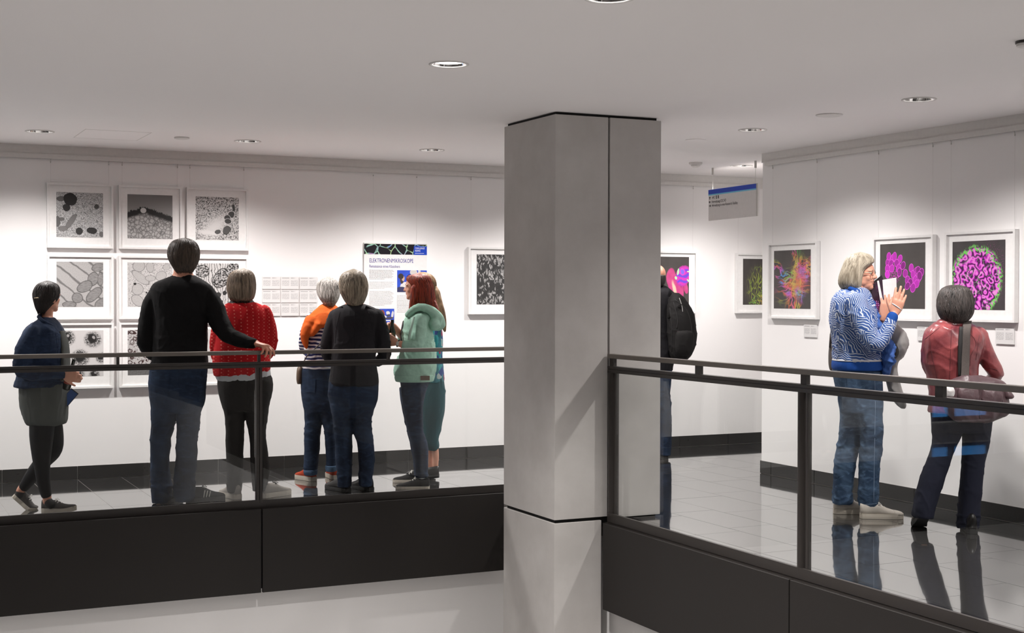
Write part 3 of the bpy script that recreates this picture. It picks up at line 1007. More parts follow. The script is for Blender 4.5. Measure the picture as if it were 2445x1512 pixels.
FT = 0.040        # how far the frames stand off the wall
def picture(x0, x1, z0, z1, px0, px1, pz0, pz1, printmat, label, group, wall='N', wires=True, fw=0.016):
    """framed picture; a0..a1 along the wall (x on the far wall, y on the side wall)"""
    if wall == 'N':
        def bx(mb, a0, a1, d0, d1, zz0, zz1): return mb.box(a0, a1, YN - d1, YN - d0, zz0, zz1)
        P = lambda a, d, z: (a, YN - d, z)
        du = np.array([1, 0, 0.0])
    else:
        def bx(mb, a0, a1, d0, d1, zz0, zz1): return mb.box(XR - d1, XR - d0, a0, a1, zz0, zz1)
        P = lambda a, d, z: (XR - d, a, z)
        du = np.array([0, -1, 0.0])
    t = thing('framed_picture', label, 'picture', P((x0 + x1) / 2, FT / 2, z0), group)
    mb = MB()
    bx(mb, x0, x0 + fw, 0.004, FT, z0, z1); bx(mb, x1 - fw, x1, 0.004, FT, z0, z1)
    bx(mb, x0 + fw, x1 - fw, 0.004, FT, z0, z0 + fw); bx(mb, x0 + fw, x1 - fw, 0.004, FT, z1 - fw, z1)
    mb.build('frame', M['frame'], t)
    mb = MB(); bx(mb, x0 + fw, x1 - fw, 0.012, 0.024, z0 + fw, z1 - fw)
    mb.build('mount', M['mat'], t)
    a = px0 if wall == 'N' else px1
    quad_uv('print', printmat, P(a, 0.0248, pz0), du, np.array([0, 0, 1.0]), px1 - px0, pz1 - pz0, t)
    if wires:
        for a in (x0 + 0.03, x1 - 0.03):
            w = MB().tube([P(a, 0.012, z1 - 0.01), P(a, 0.014, 2.478)], 0.0006, 5).build('hanging_wire', M['wire'], t)
            MB().tube([P(a, 0.014, 2.474), P(a, 0.014, 2.486)], 0.0040, 6).build('hook', M['alu'], w)
            MB().tube([P(a, 0.014, 2.485), P(a, 0.016, 2.50), P(a + 0.004, 0.020, 2.508)], 0.0022, 6).build('clip', M['alu'], w)
    return t


grid_x = [(1.389, 1.889, 1.459, 1.812), (1.932, 2.429, 2.0, 2.355), (2.468, 2.971, 2.541, 2.895)]
grid_z = [(1.815, 2.320, 1.899, 2.250), (1.257, 1.761, 1.355, 1.708), (0.714, 1.229, 0.810, 1.170)]
prints = [[print_a, print_b, print_c], [print_d, print_e, print_f], [print_g, print_h, print_i]]
glabels = [['framed micrograph with large black granules, top corner of the grid', 'framed micrograph of a dark fringed ridge under grey sky', 'framed micrograph of speckled tissue with a white clearing'],
           ['framed micrograph of pale fibres behind the woman in denim jacket', 'framed micrograph of pale organelles behind the black-sweatered shoulder', 'framed micrograph of black nuclei between the man and the woman in red'],
           ['framed micrograph of separate blood cells on white ground', 'framed micrograph of reddish rings in the bottom row', 'framed micrograph of round vesicles behind the man\'s elbow']]
for r in range(3):
    for c in range(3):
        gx, gz = grid_x[c], grid_z[r]
        picture(gx[0], gx[1], gz[0], gz[1], gx[2], gx[3], gz[2], gz[3], prints[r][c](), glabels[r][c], 'nine black and white micrographs hung in a grid', wires=(r == 0))
picture(4.957, 5.457, 1.283, 1.880, 5.039, 5.375, 1.370, 1.817, print_j(), 'framed dark print of light spindle cells beside the pillar', 'pictures on the far wall')
picture(6.85, 7.35, 1.284, 1.873, 6.935, 7.268, 1.364, 1.822, print_k(), 'framed pink and violet embryo print behind the man with backpack', 'pictures on the far wall')
picture(7.811, 8.311, 1.281, 1.868, 7.892, 8.228, 1.364, 1.814, print_l(), 'framed green branching print half hidden by the wall corner', 'pictures on the far wall')
picture(8.568, 9.194, 1.271, 1.873, 8.656, 9.127, 1.350, 1.812, print_m(), 'framed print of rainbow coloured fibres nearest the wall corner', 'pictures on the side wall', 'E')
picture(7.308, 7.923, 1.277, 1.873, 7.394, 7.859, 1.362, 1.823, print_n(), 'framed print of magenta round cells behind the raised hands', 'pictures on the side wall', 'E')
picture(6.567, 7.193, 1.282, 1.880, 6.660, 7.133, 1.361, 1.816, print_o(), 'framed print of magenta folds with green rim above the leather jacket', 'pictures on the side wall', 'E')

# small text cards
tc = NT('printed_card', 0.7)
v = tc.coord('UV')
s = tc.sep(v)
lines = tc.ramp(tc.math('FRACT', tc.math('MULTIPLY', s[1], 13.0)), [(0.40, 0.0), (0.5, 1.0)])
inx = tc.math('MULTIPLY', tc.step(tc.math('FRACT', tc.math('MULTIPLY', s[0], 2.0)), 0.08, 0.10), tc.step(tc.math('FRACT', tc.math('MULTIPLY', s[0], 2.0)), 0.92, 0.90))
iny = tc.math('MULTIPLY', tc.step(s[1], 0.25, 0.27), tc.step(s[1], 0.74, 0.72))
head = tc.math('MULTIPLY', tc.step(s[1], 0.83, 0.85), tc.step(s[1], 0.93, 0.91))
wd = tc.step(tc.noise(tc.map(v, scale=(40, 13, 1)), 1.0, 1), 0.35, 0.5)
ink = tc.math('MULTIPLY', tc.math('MULTIPLY', tc.math('MULTIPLY', lines, inx), tc.math('MULTIPLY', iny, wd)), 0.55)
hd = tc.math('MULTIPLY', tc.math('MULTIPLY', head, inx), tc.step(s[0], 0.9, 0.6))
tc.color(tc.mix(tc.math('MAXIMUM', ink, tc.math('MULTIPLY', hd, 0.5)), (.70, .69, .685), (.20, .19, .20)))
M['card'] = tc.m
M['cardedge'] = plain('card_board', (.74, .73, .725), 0.7)


def card(a0, a1, z0, z1, wall, label, group):
    if wall == 'N':
        t = box('text_card', M['cardedge'], a0, a1, YN - 0.010, YN - 0.001, z0, z1)
        quad_uv('printed_face', M['card'], (a0, YN - 0.0104, z0), (1, 0, 0), (0, 0, 1), a1 - a0, z1 - z0, t)
    else:
        t = box('text_card', M['cardedge'], XR - 0.010, XR - 0.001, a0, a1, z0, z1)
        quad_uv('printed_face', M['card'], (XR - 0.0104, a1, z0), (0, -1, 0), (0, 0, 1), a1 - a0, z1 - z0, t)
    return tag(t, label, 'label', group)


rown = ['top', 'middle', 'bottom']; coln = ['beside the red cardigan', 'in the centre column', 'nearest the grey-haired woman']
for r in range(3):
    for c in range(3):
        x0 = 3.097 + c * 0.1605; z1 = 1.605 - r * 0.112
        card(x0, x0 + 0.152, z1 - 0.104, z1, 'N', 'white text card %s, %s row of the block of nine' % (coln[c], rown[r]), 'nine text cards')
card(8.597, 8.757, 1.131, 1.228, 'E', 'white text card below the rainbow fibre picture', 'cards on the side wall')
card(7.32, 7.486, 1.142, 1.244, 'E', 'white text card below the magenta cell picture', 'cards on the side wall')
card(6.597, 6.755, 1.142, 1.249, 'E', 'white text card below the magenta fold picture', 'cards on the side wall')

# poster
t = thing('poster', 'exhibition poster about electron microscopes with dark banner on the far wall', 'poster', (4.27, YN - 0.01, 1.06))
x0, x1, z0, z1 = 3.983, 4.562, 1.075, 1.902
box('board', M['cardedge'], x0, x1, YN - 0.022, YN - 0.004, z0, z1, t)
bn = NT('banner_network', 0.8, 0, 0.2)
v = bn.coord('Object')
e = bn.vor(bn.warp(v, 14, .03), 13, 'DISTANCE_TO_EDGE')
ln = bn.ramp(e, [(0.0, 1.0), (0.030, .8), (0.065, 0.0)])
part = bn.step(bn.noise(v, 11, 1), 0.36, 0.52)
cl = bn.ramp(bn.noise(v, 7, 1), [(0.36, (.35, .05, .35)), (0.45, (.30, .55, .50)), (0.55, (.45, .65, .30)), (0.65, (.20, .35, .65))])
bn.color(bn.mix(bn.math('MULTIPLY', ln, part), (.012, .010, .014), cl))
Yp = YN - 0.0225
quad_uv('banner', bn.m, (x0, Yp, 1.803), (1, 0, 0), (0, 0, 1), x1 - x0, 1.893 - 1.803, t)
quad_uv('blue_block', M['signblue'], (4.44, Yp - .0004, 1.803), (1, 0, 0), (0, 0, 1), x1 - 4.44, 0.075, t)
M['violetink'] = plain('violet_blue_ink', srgb(62, 52, 140), 0.6)
M['whiteink'] = plain('white_ink', (.85, .85, .85), 0.6)
M['greyink'] = plain('grey_ink', (.20, .19, .20), 0.7)


def poster_text(s, x, z, size, m, sq=0.82):
    o = text_obj('lettering', s, size, m, t, squeeze=sq)
    set_frame(o, (x, Yp - .0009, z), (1, 0, 0), (0, 0, 1), (0, -1, 0), t)


poster_text('CHALLENGE', 4.450, 1.853, 0.023, M['whiteink'], 0.70)
poster_text('AGING', 4.450, 1.831, 0.023, M['whiteink'], 0.70)
quad_uv('fine_line', M['whiteink'], (4.450, Yp - .0009, 1.815), (1, 0, 0), (0, 0, 1), 0.085, 0.003, t)
poster_text('ELEKTRONENMIKROSKOPE', 4.030, 1.733, 0.050, M['violetink'], 0.66)
poster_text('Renaissance eines Klassikers', 4.030, 1.689, 0.034, M['violetink'], 0.72)


def text_block(x0, x1, z0, z1, m, rows):
    mb = MB()
    rnd = random.Random(int(x0 * 1000 + z1 * 100))
    for k in range(rows):
        z = z1 - (k + .5) * (z1 - z0) / rows
        x = x0
        end = x1 - (rnd.random() * 0.03 if k < rows - 1 else (x1 - x0) * 0.4)
        while x < end:
            w = min(rnd.uniform(.008, .024), end - x)
            mb.box(x, x + w, Yp - .0008, Yp, z - .0012, z + .0012)
            x += w + .0035
    mb.build('body_text', m, t, 'stuff')


text_block(4.030, 4.258, 1.585, 1.672, M['greyink'], 8)
M['paleink'] = plain('pale_grey_ink', (.42, .41, .42), 0.7)
text_block(4.030, 4.258, 1.505, 1.570, M['paleink'], 6)
text_block(4.030, 4.258, 1.360, 1.490, M['paleink'], 12)
text_block(4.283, 4.50, 1.30, 1.455, M['paleink'], 14)


def photo_print(x0, x1, z0, z1, seed):
    q = NT('poster_photo', 0.5)
    v = q.coord('UV')
    w = q.warp(v, 4, .08)
    b = q.mix(q.noise(v, 4, 2), (.012, .035, .36), (.03, .10, .62))
    for (cx, cy, rx, ry, ro, c) in ([(.28, .20, .17, .26, .2, (.62, .60, .60)), (.14, .08, .20, .16, 0, (.03, .03, .09)), (.15, .55, .06, .16, 0, (.05, .03, .03)), (.20, .62, .05, .12, 0, (.50, .33, .26)), (.12, .72, .09, .12, 0, (.03, .02, .02)), (.40, .36, .20, .05, -.5, (.62, .60, .60)), (.44, .62, .14, .20, 0, (.02, .02, .12)), (.55, .90, .12, .14, 0, (.55, .52, .50)), (.74, .85, .05, .3, 0, (.55, .55, .60))] if seed == 0 else
                                  [(.22, .60, .14, .30, .1, (.25, .05, .03)), (.28, .25, .22, .18, -.3, (.65, .63, .63)), (.58, .62, .13, .17, .2, (.62, .60, .60)), (.60, .40, .14, .10, .3, (.05, .05, .09)), (.88, .45, .07, .35, -.1, (.60, .58, .58)), (.65, .16, .3, .10, .1, (.06, .05, .08))]):
        b = q.mix(q.ell(w, cx, cy, rx, ry, ro, .1)[0], b, c)
    q.color(b)
    quad_uv('photo', q.m, (x0, Yp - .0006, z0), (1, 0, 0), (0, 0, 1), x1 - x0, z1 - z0, t)


photo_print(4.285, 4.562, 1.478, 1.668, 0)
photo_print(4.122, 4.258, 1.238, 1.334, 1)
photo_print(4.150, 4.258, 1.120, 1.228, 1)
for a in (4.07, 4.47):
    w = MB().tube([(a, YN - .012, z1 - .01), (a, YN - .014, 2.478)], 0.0006, 5).build('hanging_wire', M['wire'], t)
    MB().tube([(a, YN - .014, 2.474), (a, YN - .014, 2.486)], 0.0040, 6).build('hook', M['alu'], w)

# ------------------------------------------------------------------ people: tools
FWD = np.array([math.sin(YAW), math.cos(YAW), 0.0])     # level viewing direction
RGT = np.array([math.cos(YAW), -math.sin(YAW), 0.0])
UPV = np.array([0, 0, 1.0])


def crom(vals, n):
    """Catmull-Rom resampling of a list of tuples, n steps per span"""
    a = np.array(vals, float)
    out = []
    m = len(a)
    for i in range(m - 1):
        p0, p1, p2, p3 = a[max(i - 1, 0)], a[i], a[i + 1], a[min(i + 2, m - 1)]
        for k in range(n):
            t = k / n
            out.append(0.5 * ((2 * p1) + (p2 - p0) * t + (2 * p0 - 5 * p1 + 4 * p2 - p3) * t * t + (3 * p1 - p0 - 3 * p2 + p3) * t ** 3))
    out.append(a[-1])
    return np.array(out)


def dirv(deg, elev=0.0):
    """level direction: 0 = to the viewer's right, 90 = away from the viewer"""
    a, e = math.radians(deg), math.radians(elev)
    return (RGT * math.cos(a) + FWD * math.sin(a)) * math.cos(e) + UPV * math.sin(e)


def fuse(mb, voxel, smooth=3, name='fused', m=None, parent=None, disp=None, factor=0.5):
    """melts overlapping shapes into one continuous skin"""
    me = bpy.data.meshes.new('raw')
    o = origin_of(parent)
    me.from_pydata([(a - o.x, b - o.y, c - o.z) for a, b, c in mb.v], [], mb.f)
    bm = bmesh.new(); bm.from_mesh(me)
    bmesh.ops.recalc_face_normals(bm, faces=bm.faces)
    bm.to_mesh(me); bm.free()
    ob = bpy.data.objects.new('raw', me); C.objects.link(ob)
    r = ob.modifiers.new('r', 'REMESH'); r.mode = 'VOXEL'; r.voxel_size = voxel; r.use_smooth_shade = True
    if smooth:
        s = ob.modifiers.new('s', 'SMOOTH'); s.factor = factor; s.iterations = smooth
    bpy.context.view_layer.update()
    out = bpy.data.meshes.new_from_object(ob.evaluated_get(bpy.context.evaluated_depsgraph_get()))
    bpy.data.objects.remove(ob); bpy.data.meshes.remove(me)
    out.name = name
    out.materials.clear()
    if disp is not None:
        n = len(out.vertices)
        co = np.empty(n * 3); out.vertices.foreach_get('co', co); co = co.reshape(-1, 3)
        no = np.empty(n * 3); out.vertices.foreach_get('normal', no); no = no.reshape(-1, 3)
        w = co + np.array(o)
        co = co + no * disp(w, no)[:, None]
        out.vertices.foreach_set('co', co.ravel()); out.update()
    out.polygons.foreach_set('use_smooth', [True] * len(out.polygons))
    return link_mesh(name, out, m, parent)


def vnoise(p, seed=0):
    """smooth value noise in numpy, -1..1"""
    p = p + seed * 17.31
    i = np.floor(p).astype(np.int64); f = p - i
    f = f * f * (3 - 2 * f)
    def h(x, y, z):
        n = (x * 73856093) ^ (y * 19349663) ^ (z * 83492791)
        n = (n ^ (n >> 13)) * 1274126177
        n &= 0x7fffffff
        n = (n ^ (n >> 16)) & 0xffff
        return n / 32767.5 - 1
    r = 0
    for dx in (0, 1):
        for dy in (0, 1):
            for dz in (0, 1):
                wgt = (f[:, 0] if dx else 1 - f[:, 0]) * (f[:, 1] if dy else 1 - f[:, 1]) * (f[:, 2] if dz else 1 - f[:, 2])
                r = r + wgt * h(i[:, 0] + dx, i[:, 1] + dy, i[:, 2] + dz)
    return r


def folds(amp=0.004, scale=16.0, zs=1.0, seed=0, zones=()):
    """cloth wrinkles; zones: (z, reach, amplitude, vertical frequency) add bunched folds, e.g. at knees and hems"""
    def ridge(q, sd):
        a = 1 - np.abs(vnoise(q, sd)) * 2.2
        return np.clip(a, -0.2, 1) ** 3
    def f(w, no):
        u = np.stack([w @ RGT, w @ FWD, w[:, 2]], 1)
        q = u * np.array([scale, scale, scale * zs])
        q = q + 0.55 * np.stack([vnoise(q * 0.8, seed + 7), vnoise(q * 0.8, seed + 8), vnoise(q * 0.8, seed + 9)], 1)
        q[:, 2] += 0.5 * q[:, 0]
        out = amp * (0.45 * vnoise(q * 0.7, seed) + 0.9 * ridge(q * 0.55, seed + 1) + 0.5 * ridge(q * 1.2 + 5, seed + 2) - 0.25)
        for (z, reach, a, fr) in zones:
            k = np.exp(-((w[:, 2] - z) / reach) ** 2)
            qq = u * np.array([9, 9, fr * 0.30]); qq[:, 2] += 1.6 * vnoise(u * 6, seed + 3)
            out = out + a * k * (1.5 * ridge(qq, seed + 4) + vnoise(qq * 1.3, seed + 5) * 0.6)
        return out
    return f


def strands(amp=0.004, seed=0, fx=70, fz=5):
    def f(w, no):
        u = np.stack([w @ RGT, w @ FWD, w[:, 2]], 1)
        a = vnoise(u * np.array([fx, fx, fz]), seed)
        b = vnoise(u * np.array([fx * .35, fx * .35, fz * .8]), seed + 2)
        return amp * (0.6 * a + 0.9 * b)
    return f


class Person:
    def __init__(self, label, foot_px, group=None, name='person'):
        P = on_z(foot_px[0], foot_px[1], 0.0)
        self.D = float(_f @ (P - EYE))
        self.s = self.D / FPX                   # metres per pixel at this depth
        self.root = thing(name, label, 'person', tuple(P), group)
        self.core = MB()

    def pt(self, x, y, v=0.0):
        return EYE + ray(x, y) * (self.D + v)

    # cloth and flesh pieces -------------------------------------------------
    def loft(self, mb, rows, n=28, sub=3, k=2.35, shrink=1.0, core=0.0, cap=True):
        """rows: (y, left x, right x, half depth in m, depth offset in m)"""
        rows = [r if len(r) > 4 else (*r, 0.0) for r in rows]
        R = crom(rows, sub)
        def ringset(f):
            rs = []
            for (y, xl, xr, d, v) in R:
                a, b = self.pt(xl, y, v), self.pt(xr, y, v)
                c = (a + b) / 2; h = (b - a) / 2 * f
                ring = []
                for i in range(n):
                    t = 2 * math.pi * i / n
                    ct, st = math.cos(t), math.sin(t)
                    e = (abs(ct) ** k + abs(st) ** k) ** (-1 / k)
                    ring.append(c + h * ct * e + FWD * d * f * st * e)
                rs.append(ring)
            return rs
        mb.rings(ringset(shrink), cap)
        if core: self.core.rings(ringset(core), cap)

    def limb(self, mb, pts, n=16, sub=4, core=0.0, flat=1.0):
        """pts: (x, y, depth offset in m, radius in px)"""
        R = crom(pts, sub)
        P = [self.pt(x, y, v) for x, y, v, r in R]
        rad = [max(r, 0.3) * self.s for *_, r in R]
        mb.tube(P, rad, n)
        mb.ball(P[0], rad[0], n=n, m=8); mb.ball(P[-1], rad[-1], n=n, m=8)
        if core:
            rc = [r * core for r in rad]
            self.core.tube(P, rc, n)
            self.core.ball(P[0], rc[0], n=n, m=8); self.core.ball(P[-1], rc[-1], n=n, m=8)
        return P

    def blob(self, mb, x, y, v, rx, ry, rv, rot=0.0):
        """ellipsoid, radii in px (rv in m), rot in the picture plane in degrees"""
        a = math.radians(rot)
        ax = RGT * math.cos(a) + UPV * math.sin(a); az = -RGT * math.sin(a) + UPV * math.cos(a)
        mb.ball(self.pt(x, y, v), rx * self.s, rv, ry * self.s, np.array([ax, FWD, az]), 18, 11)

    # head ----------------------------------------------------------------------
    def head(self, x, y, v, size, yaw, pitch=0.0, roll=0.0, neck=None, face=True):
        """x, y: middle of the skull-chin axis; size: skull height in m; yaw: facing direction"""
        c = self.pt(x, y, v)
        fy = dirv(yaw, pitch)
        rx = np.cross(fy, UPV); rx /= np.linalg.norm(rx)
        uz = np.cross(rx, fy)
        if roll:
            a = math.radians(roll)
            rx, uz = rx * math.cos(a) + uz * math.sin(a), -rx * math.sin(a) + uz * math.cos(a)
        R = np.array([rx, fy, uz])
        self.hc, self.hR, self.hs = c, R, size
        q = lambda p: c + (np.array(p) * size) @ R
        self.hq = q
        mb = self.core
        def e(p, r, rot=None):
            RR = R
            if rot is not None:
                a = math.radians(rot); ca, sa = math.cos(a), math.sin(a)
                RR = np.array([R[0], R[1] * ca + R[2] * sa, -R[1] * sa + R[2] * ca])
            mb.ball(q(p), r[0] * size, r[1] * size, r[2] * size, RR, 20, 13)
        e((0, -.06, .13), (.335, .41, .365))                 # cranium
        e((0, .09, .08), (.30, .31, .33))                    # forehead
        e((0, .10, -.14), (.262, .272, .33))                 # face
        e((0, .175, -.33), (.185, .185, .15))                # jaw
        e((0, .265, -.405), (.105, .105, .085))              # chin
        for s in (-1, 1):
            e((s * .13, .305, .075), (.13, .08, .045))       # brow
            e((s * .145, .235, -.12), (.105, .10, .12))      # cheek
            e((s * .185, .05, -.25), (.085, .17, .12))       # jaw angle
            e((s * .335, -.03, -.04), (.035, .10, .155), 12) # ear
            e((s * .345, .00, -.13), (.028, .055, .06))
        if face:
            mb.tube([q((0, .335, .07)), q((0, .385, -.03)), q((0, .435, -.105))], [.040 * size, .045 * size, .055 * size], 12)
            e((0, .425, -.115), (.060, .065, .050))
            for s in (-1, 1): e((s * .052, .375, -.125), (.042, .05, .038))
            e((0, .315, -.205), (.14, .07, .080))            # mouth mound
            e((0, .360, -.222), (.085, .035, .022)); e((0, .350, -.268), (.075, .036, .026))
        if neck:
            self.limb(self.core, neck)

    def hair(self, rows, m, seed=0, amp=.0035, fx=85, fz=4, locks=380, lift=1.02, wav=.10, tail=6.0, extra=None, k=2.2, rad=.0016, voxel=.005, vis=None):
        r0 = rows[0]; xm, hw = (r0[1] + r0[2]) / 2, (r0[2] - r0[1]) / 2
        rows = [(r0[0] - 2.2, xm - hw * .35, xm + hw * .35, r0[3] * .4, *r0[4:])] + list(rows)
        hb = MB()
        self.loft(hb, rows, k=k)
        if extra: extra(hb)
        o = fuse(hb, voxel, 3, 'hair', m, self.root, strands(amp, seed, fx, fz))
        rr = [r if len(r) > 4 else (*r, 0.0) for r in rows]
        R = crom(rr, 3); n = len(R)
        rnd = random.Random(seed * 31 + 5)
        lk = MB()
        for j in range(locks):
            th = rnd.uniform(0, 2 * math.pi)
            if vis and not (vis[0] <= th <= vis[1]): continue
            i0 = int(n * rnd.random() ** 1.5 * .55); i1 = n - 1 - int(n * .35 * rnd.random() ** 3)
            if i1 - i0 < 4: continue
            pts, rads = [], []
            ph, fr, am = rnd.uniform(0, 6), rnd.uniform(.15, .45), wav * rnd.uniform(.3, 1)
            lf = lift * rnd.uniform(.985, 1.012)
            for i in range(i0, i1 + 1):
                y, xl, xr, d, v = R[i]
                t = th + am * math.sin(ph + fr * i)
                a, b = self.pt(xl, y, v), self.pt(xr, y, v)
                c = (a + b) / 2; h = (b - a) / 2
                ct, st = math.cos(t), math.sin(t)
                e = (abs(ct) ** k + abs(st) ** k) ** (-1 / k) * lf
                pts.append(c + h * ct * e + FWD * d * st * e)
                u = (i - i0) / max(1, i1 - i0)
                rads.append(rad * (.35 + 1.3 * math.sin(math.pi * min(1, .12 + u * .80))))
            if i1 >= n - 3 and tail:
                q = pts[-1] - UPV * rnd.uniform(.2, 1) * tail * self.s + (pts[-1] - pts[-2]) * .3
                pts.append(q); rads.append(rad * .25)
            lk.tube(pts[::2] if len(pts) > 14 else pts, rads[::2] if len(pts) > 14 else rads, 5)
        lk.build('hair_strands', m, o, 'stuff', smooth=True)
        return o

    def px_hit(self, objs, x, y):
        """first point of the given meshes met by the photo ray through x, y"""
        best = None
        for ob in objs:
            w = origin_of(ob.parent)
            ok, loc, no, _ = ob.ray_cast(Vector(EYE) - w, Vector(ray(x, y)).normalized())
            if ok:
                q = loc + w
                dd = (q - Vector(EYE)).length
                if best is None or dd < best[0]: best = (dd, np.array(q), np.array(no))
        return best

    def seam(self, ob, pts, r=.0018, m=None, name='seam', sub=4, out=.0004):
        """a raised seam lying on the cloth, along photo points"""
        P = []
        for x, y in crom(pts, sub):
            h = self.px_hit([ob], x, y)
            if h: P.append(h[1] + h[2] * out)
        if len(P) < 2: return
        return MB().tube(P, r, 6).build(name, m or ob.data.materials[0], ob, smooth=True)

    def patch(self, ob, corners, m, name='pocket', th=.003, nu=6, nv=6):
        """a sewn-on piece of cloth following the surface between four photo corners"""
        (ax, ay), (bx, by), (cx, cy), (dx, dy) = corners
        top, bot = [], []
        for j in range(nv + 1):
            for i in range(nu + 1):
                u, w = i / nu, j / nv
                x = (ax * (1 - u) + bx * u) * (1 - w) + (dx * (1 - u) + cx * u) * w
                y = (ay * (1 - u) + by * u) * (1 - w) + (dy * (1 - u) + cy * u) * w
                h = self.px_hit([ob], x, y)
                if h is None: return
                top.append(h[1] + h[2] * th); bot.append(h[1] - h[2] * .002)
        mb = MB(); n = nu + 1
        q = []
        for j in range(nv):
            for i in range(nu):
                q.append((j * n + i, (j + 1) * n + i, (j + 1) * n + i + 1, j * n + i + 1))
        N = len(top)
        edge = [i for i in range(n)] + [j * n + nu for j in range(1, nv + 1)] + [nv * n + i for i in range(nu - 1, -1, -1)] + [j * n for j in range(nv - 1, 0, -1)]
        sd = [(edge[k_], edge[(k_ + 1) % len(edge)], N + edge[(k_ + 1) % len(edge)], N + edge[k_]) for k_ in range(len(edge))]
        mb.add(top + bot, q + sd)
        return mb.build(name, m, ob)

    def face_parts(self, m_lip, m_brow, open_mouth=False):
        q, R, z = self.hq, self.hR, self.hs
        for s in (-1, 1):
            MB().ball(q((s * .128, .312, .002)), .055 * z, .045 * z, .036 * z, R, 16, 10).build('eye', M['eyewhite'], self.root, smooth=True)
            MB().ball(q((s * .128, .348, .000)), .024 * z, .012 * z, .026 * z, R, 12, 8).build('iris', M['iris'], self.root, smooth=True)
            MB().tube([q((s * .055, .365, .075)), q((s * .12, .378, .098)), q((s * .205, .31, .075))], [.012 * z, .017 * z, .008 * z], 8).build('eyebrow', m_brow, self.root, smooth=True)
            MB().tube([q((s * .075, .347, .012)), q((s * .128, .362, .034)), q((s * .185, .325, .012))], [.007 * z, .012 * z, .007 * z], 8).build('eyelid', m_brow, self.root, smooth=True)
        up = MB().tube([q((-.095, .325, -.238)), q((-.04, .380, -.224)), q((0, .386, -.230)), q((.04, .380, -.224)), q((.095, .325, -.238))], [.006 * z, .014 * z, .013 * z, .014 * z, .006 * z], 8)
        lo = .022 if open_mouth else 0.0
        up.tube([q((-.09, .322, -.245 - lo)), q((0, .376, -.270 - lo)), q((.09, .322, -.245 - lo))], [.006 * z, .019 * z, .006 * z], 8)
        up.build('lips', m_lip, self.root, smooth=True)
        if open_mouth:
            MB().ball(q((0, .355, -.256)), .062 * z, .03 * z, .020 * z, R, 12, 8).build('mouth', M['mouth'], self.root, smooth=True)

    # hands ---------------------------------------------------------------------
    def hand(self, w, d, n, side, size=0.185, curl=(20, 25, 20), spread=6, thumb=(35, 20), mb=None, fcurl=None, flen=1.0):
        """w wrist (world), d finger direction, n palm normal, side +1: thumb towards d x n"""
        mb = mb or self.core
        d = np.array(d, float); d /= np.linalg.norm(d)
        n = np.array(n, float); n -= d * np.dot(n, d); n /= np.linalg.norm(n)
        t = np.cross(d, n) * side
        k = size / 0.185
        w = np.array(w)
        P = lambda a, b, c: w + (d * a + t * b + n * c) * k
        rings = []
        for (a, hw, th, off) in ((-.03, .018, .014, 0), (.0, .026, .018, 0), (.02, .034, .017, 0), (.05, .041, .015, 0), (.08, .042, .012, -.002), (.095, .040, .010, -.002)):
            rings.append([P(a, hw * math.cos(2 * math.pi * i / 16), off + th * math.sin(2 * math.pi * i / 16)) for i in range(16)])
        mb.rings(rings)
        mb.ball(P(.035, .026, .008), .022 * k, .015 * k, .030 * k, np.array([t, n, d]), 12, 8)
        for j, (b, a0, L, r) in enumerate(((.031, .092, .072, .0096), (.0105, .096, .080, .0098), (-.010, .092, .074, .0094), (-.029, .082, .057, .0086))):
            cu = fcurl[j] if fcurl else curl
            p = P(a0 - .012, b, 0)
            sp = math.radians(spread * (1.5 - j))
            fd = d * math.cos(sp) + t * math.sin(sp)
            pts, rad = [P(a0 - .035, b * .92, 0), p], [r * k, r * 1.05 * k]
            ang = 0
            for seg, (fl, rr) in enumerate(((.46, .99), (.30, .94), (.24, .84))):
                ang += math.radians(cu[seg])
                dd = fd * math.cos(ang) + n * math.sin(ang)
                p = p + dd * L * fl * 1.08 * k * flen
                pts.append(p); rad.append(r * rr * k)
            mb.tube(pts, rad, 10); mb.ball(pts[-1], rad[-1], n=10, m=6)
            for q_, r_q in zip(pts[1:-1], rad[1:-1]): mb.ball(q_, r_q * 1.04, n=10, m=6)
        th = math.radians(thumb[0]); tc = math.radians(thumb[1])
        p0, p1 = P(.012, .020, .006), P(.034, .038, .010)
        td = d * math.cos(th) + t * math.sin(th)
        p2 = p1 + (td * math.cos(tc) + n * math.sin(tc)) * .034 * k
        p3 = p2 + (td * math.cos(tc * 1.6) * .9 + d * .3 + n * math.sin(tc * 1.6)) * .024 * k
        mb.tube([p0, p1, p2, p3], [.014 * k, .0125 * k, .0105 * k, .0085 * k], 10); mb.ball(p3, .0085 * k, n=10, m=6); mb.ball(p2, .0107 * k, n=10, m=6)

    # shoes ---------------------------------------------------------------------
    def shoe(self, heel_px, deg, m_up, m_sole, L=0.28, W=0.098, sole=0.028, lift=0.0, toe_lift=0.0, laces=None, heel_z=0.0, collar=0.085, m_toe=None, stripe=None, pitch=None, v=0.0):
        """heel_px: where the heel meets the floor in the photo; deg: toe direction; lift: heel raised (m)"""
        h = on_z(heel_px[0], heel_px[1], heel_z)
        d = dirv(deg); s = np.cross(d, UPV)
        if pitch is not None:
            h = self.pt(heel_px[0], heel_px[1], v)
            a_ = math.radians(pitch)
            dp, zp = d * math.cos(a_) - UPV * math.sin(a_), UPV * math.cos(a_) + d * math.sin(a_)
        def P(u, w, z):
            if pitch is not None:
                bend = max(0.0, (u - 0.68 * L)) * math.sin(a_) * .9
                return h + dp * u + s * w + zp * z + UPV * bend
            zz = z + lift * max(0.0, 1 - u / (0.72 * L)) + toe_lift * max(0.0, (u - 0.62 * L) / (0.38 * L)) ** 1.3
            return h + d * u + s * w + UPV * zz
        prof = [(0.00, .30), (.04, .62), (.12, .74), (.25, .76), (.40, .78), (.55, .92), (.70, 1.0), (.82, .92), (.92, .68), (.975, .40), (1.0, .15)]
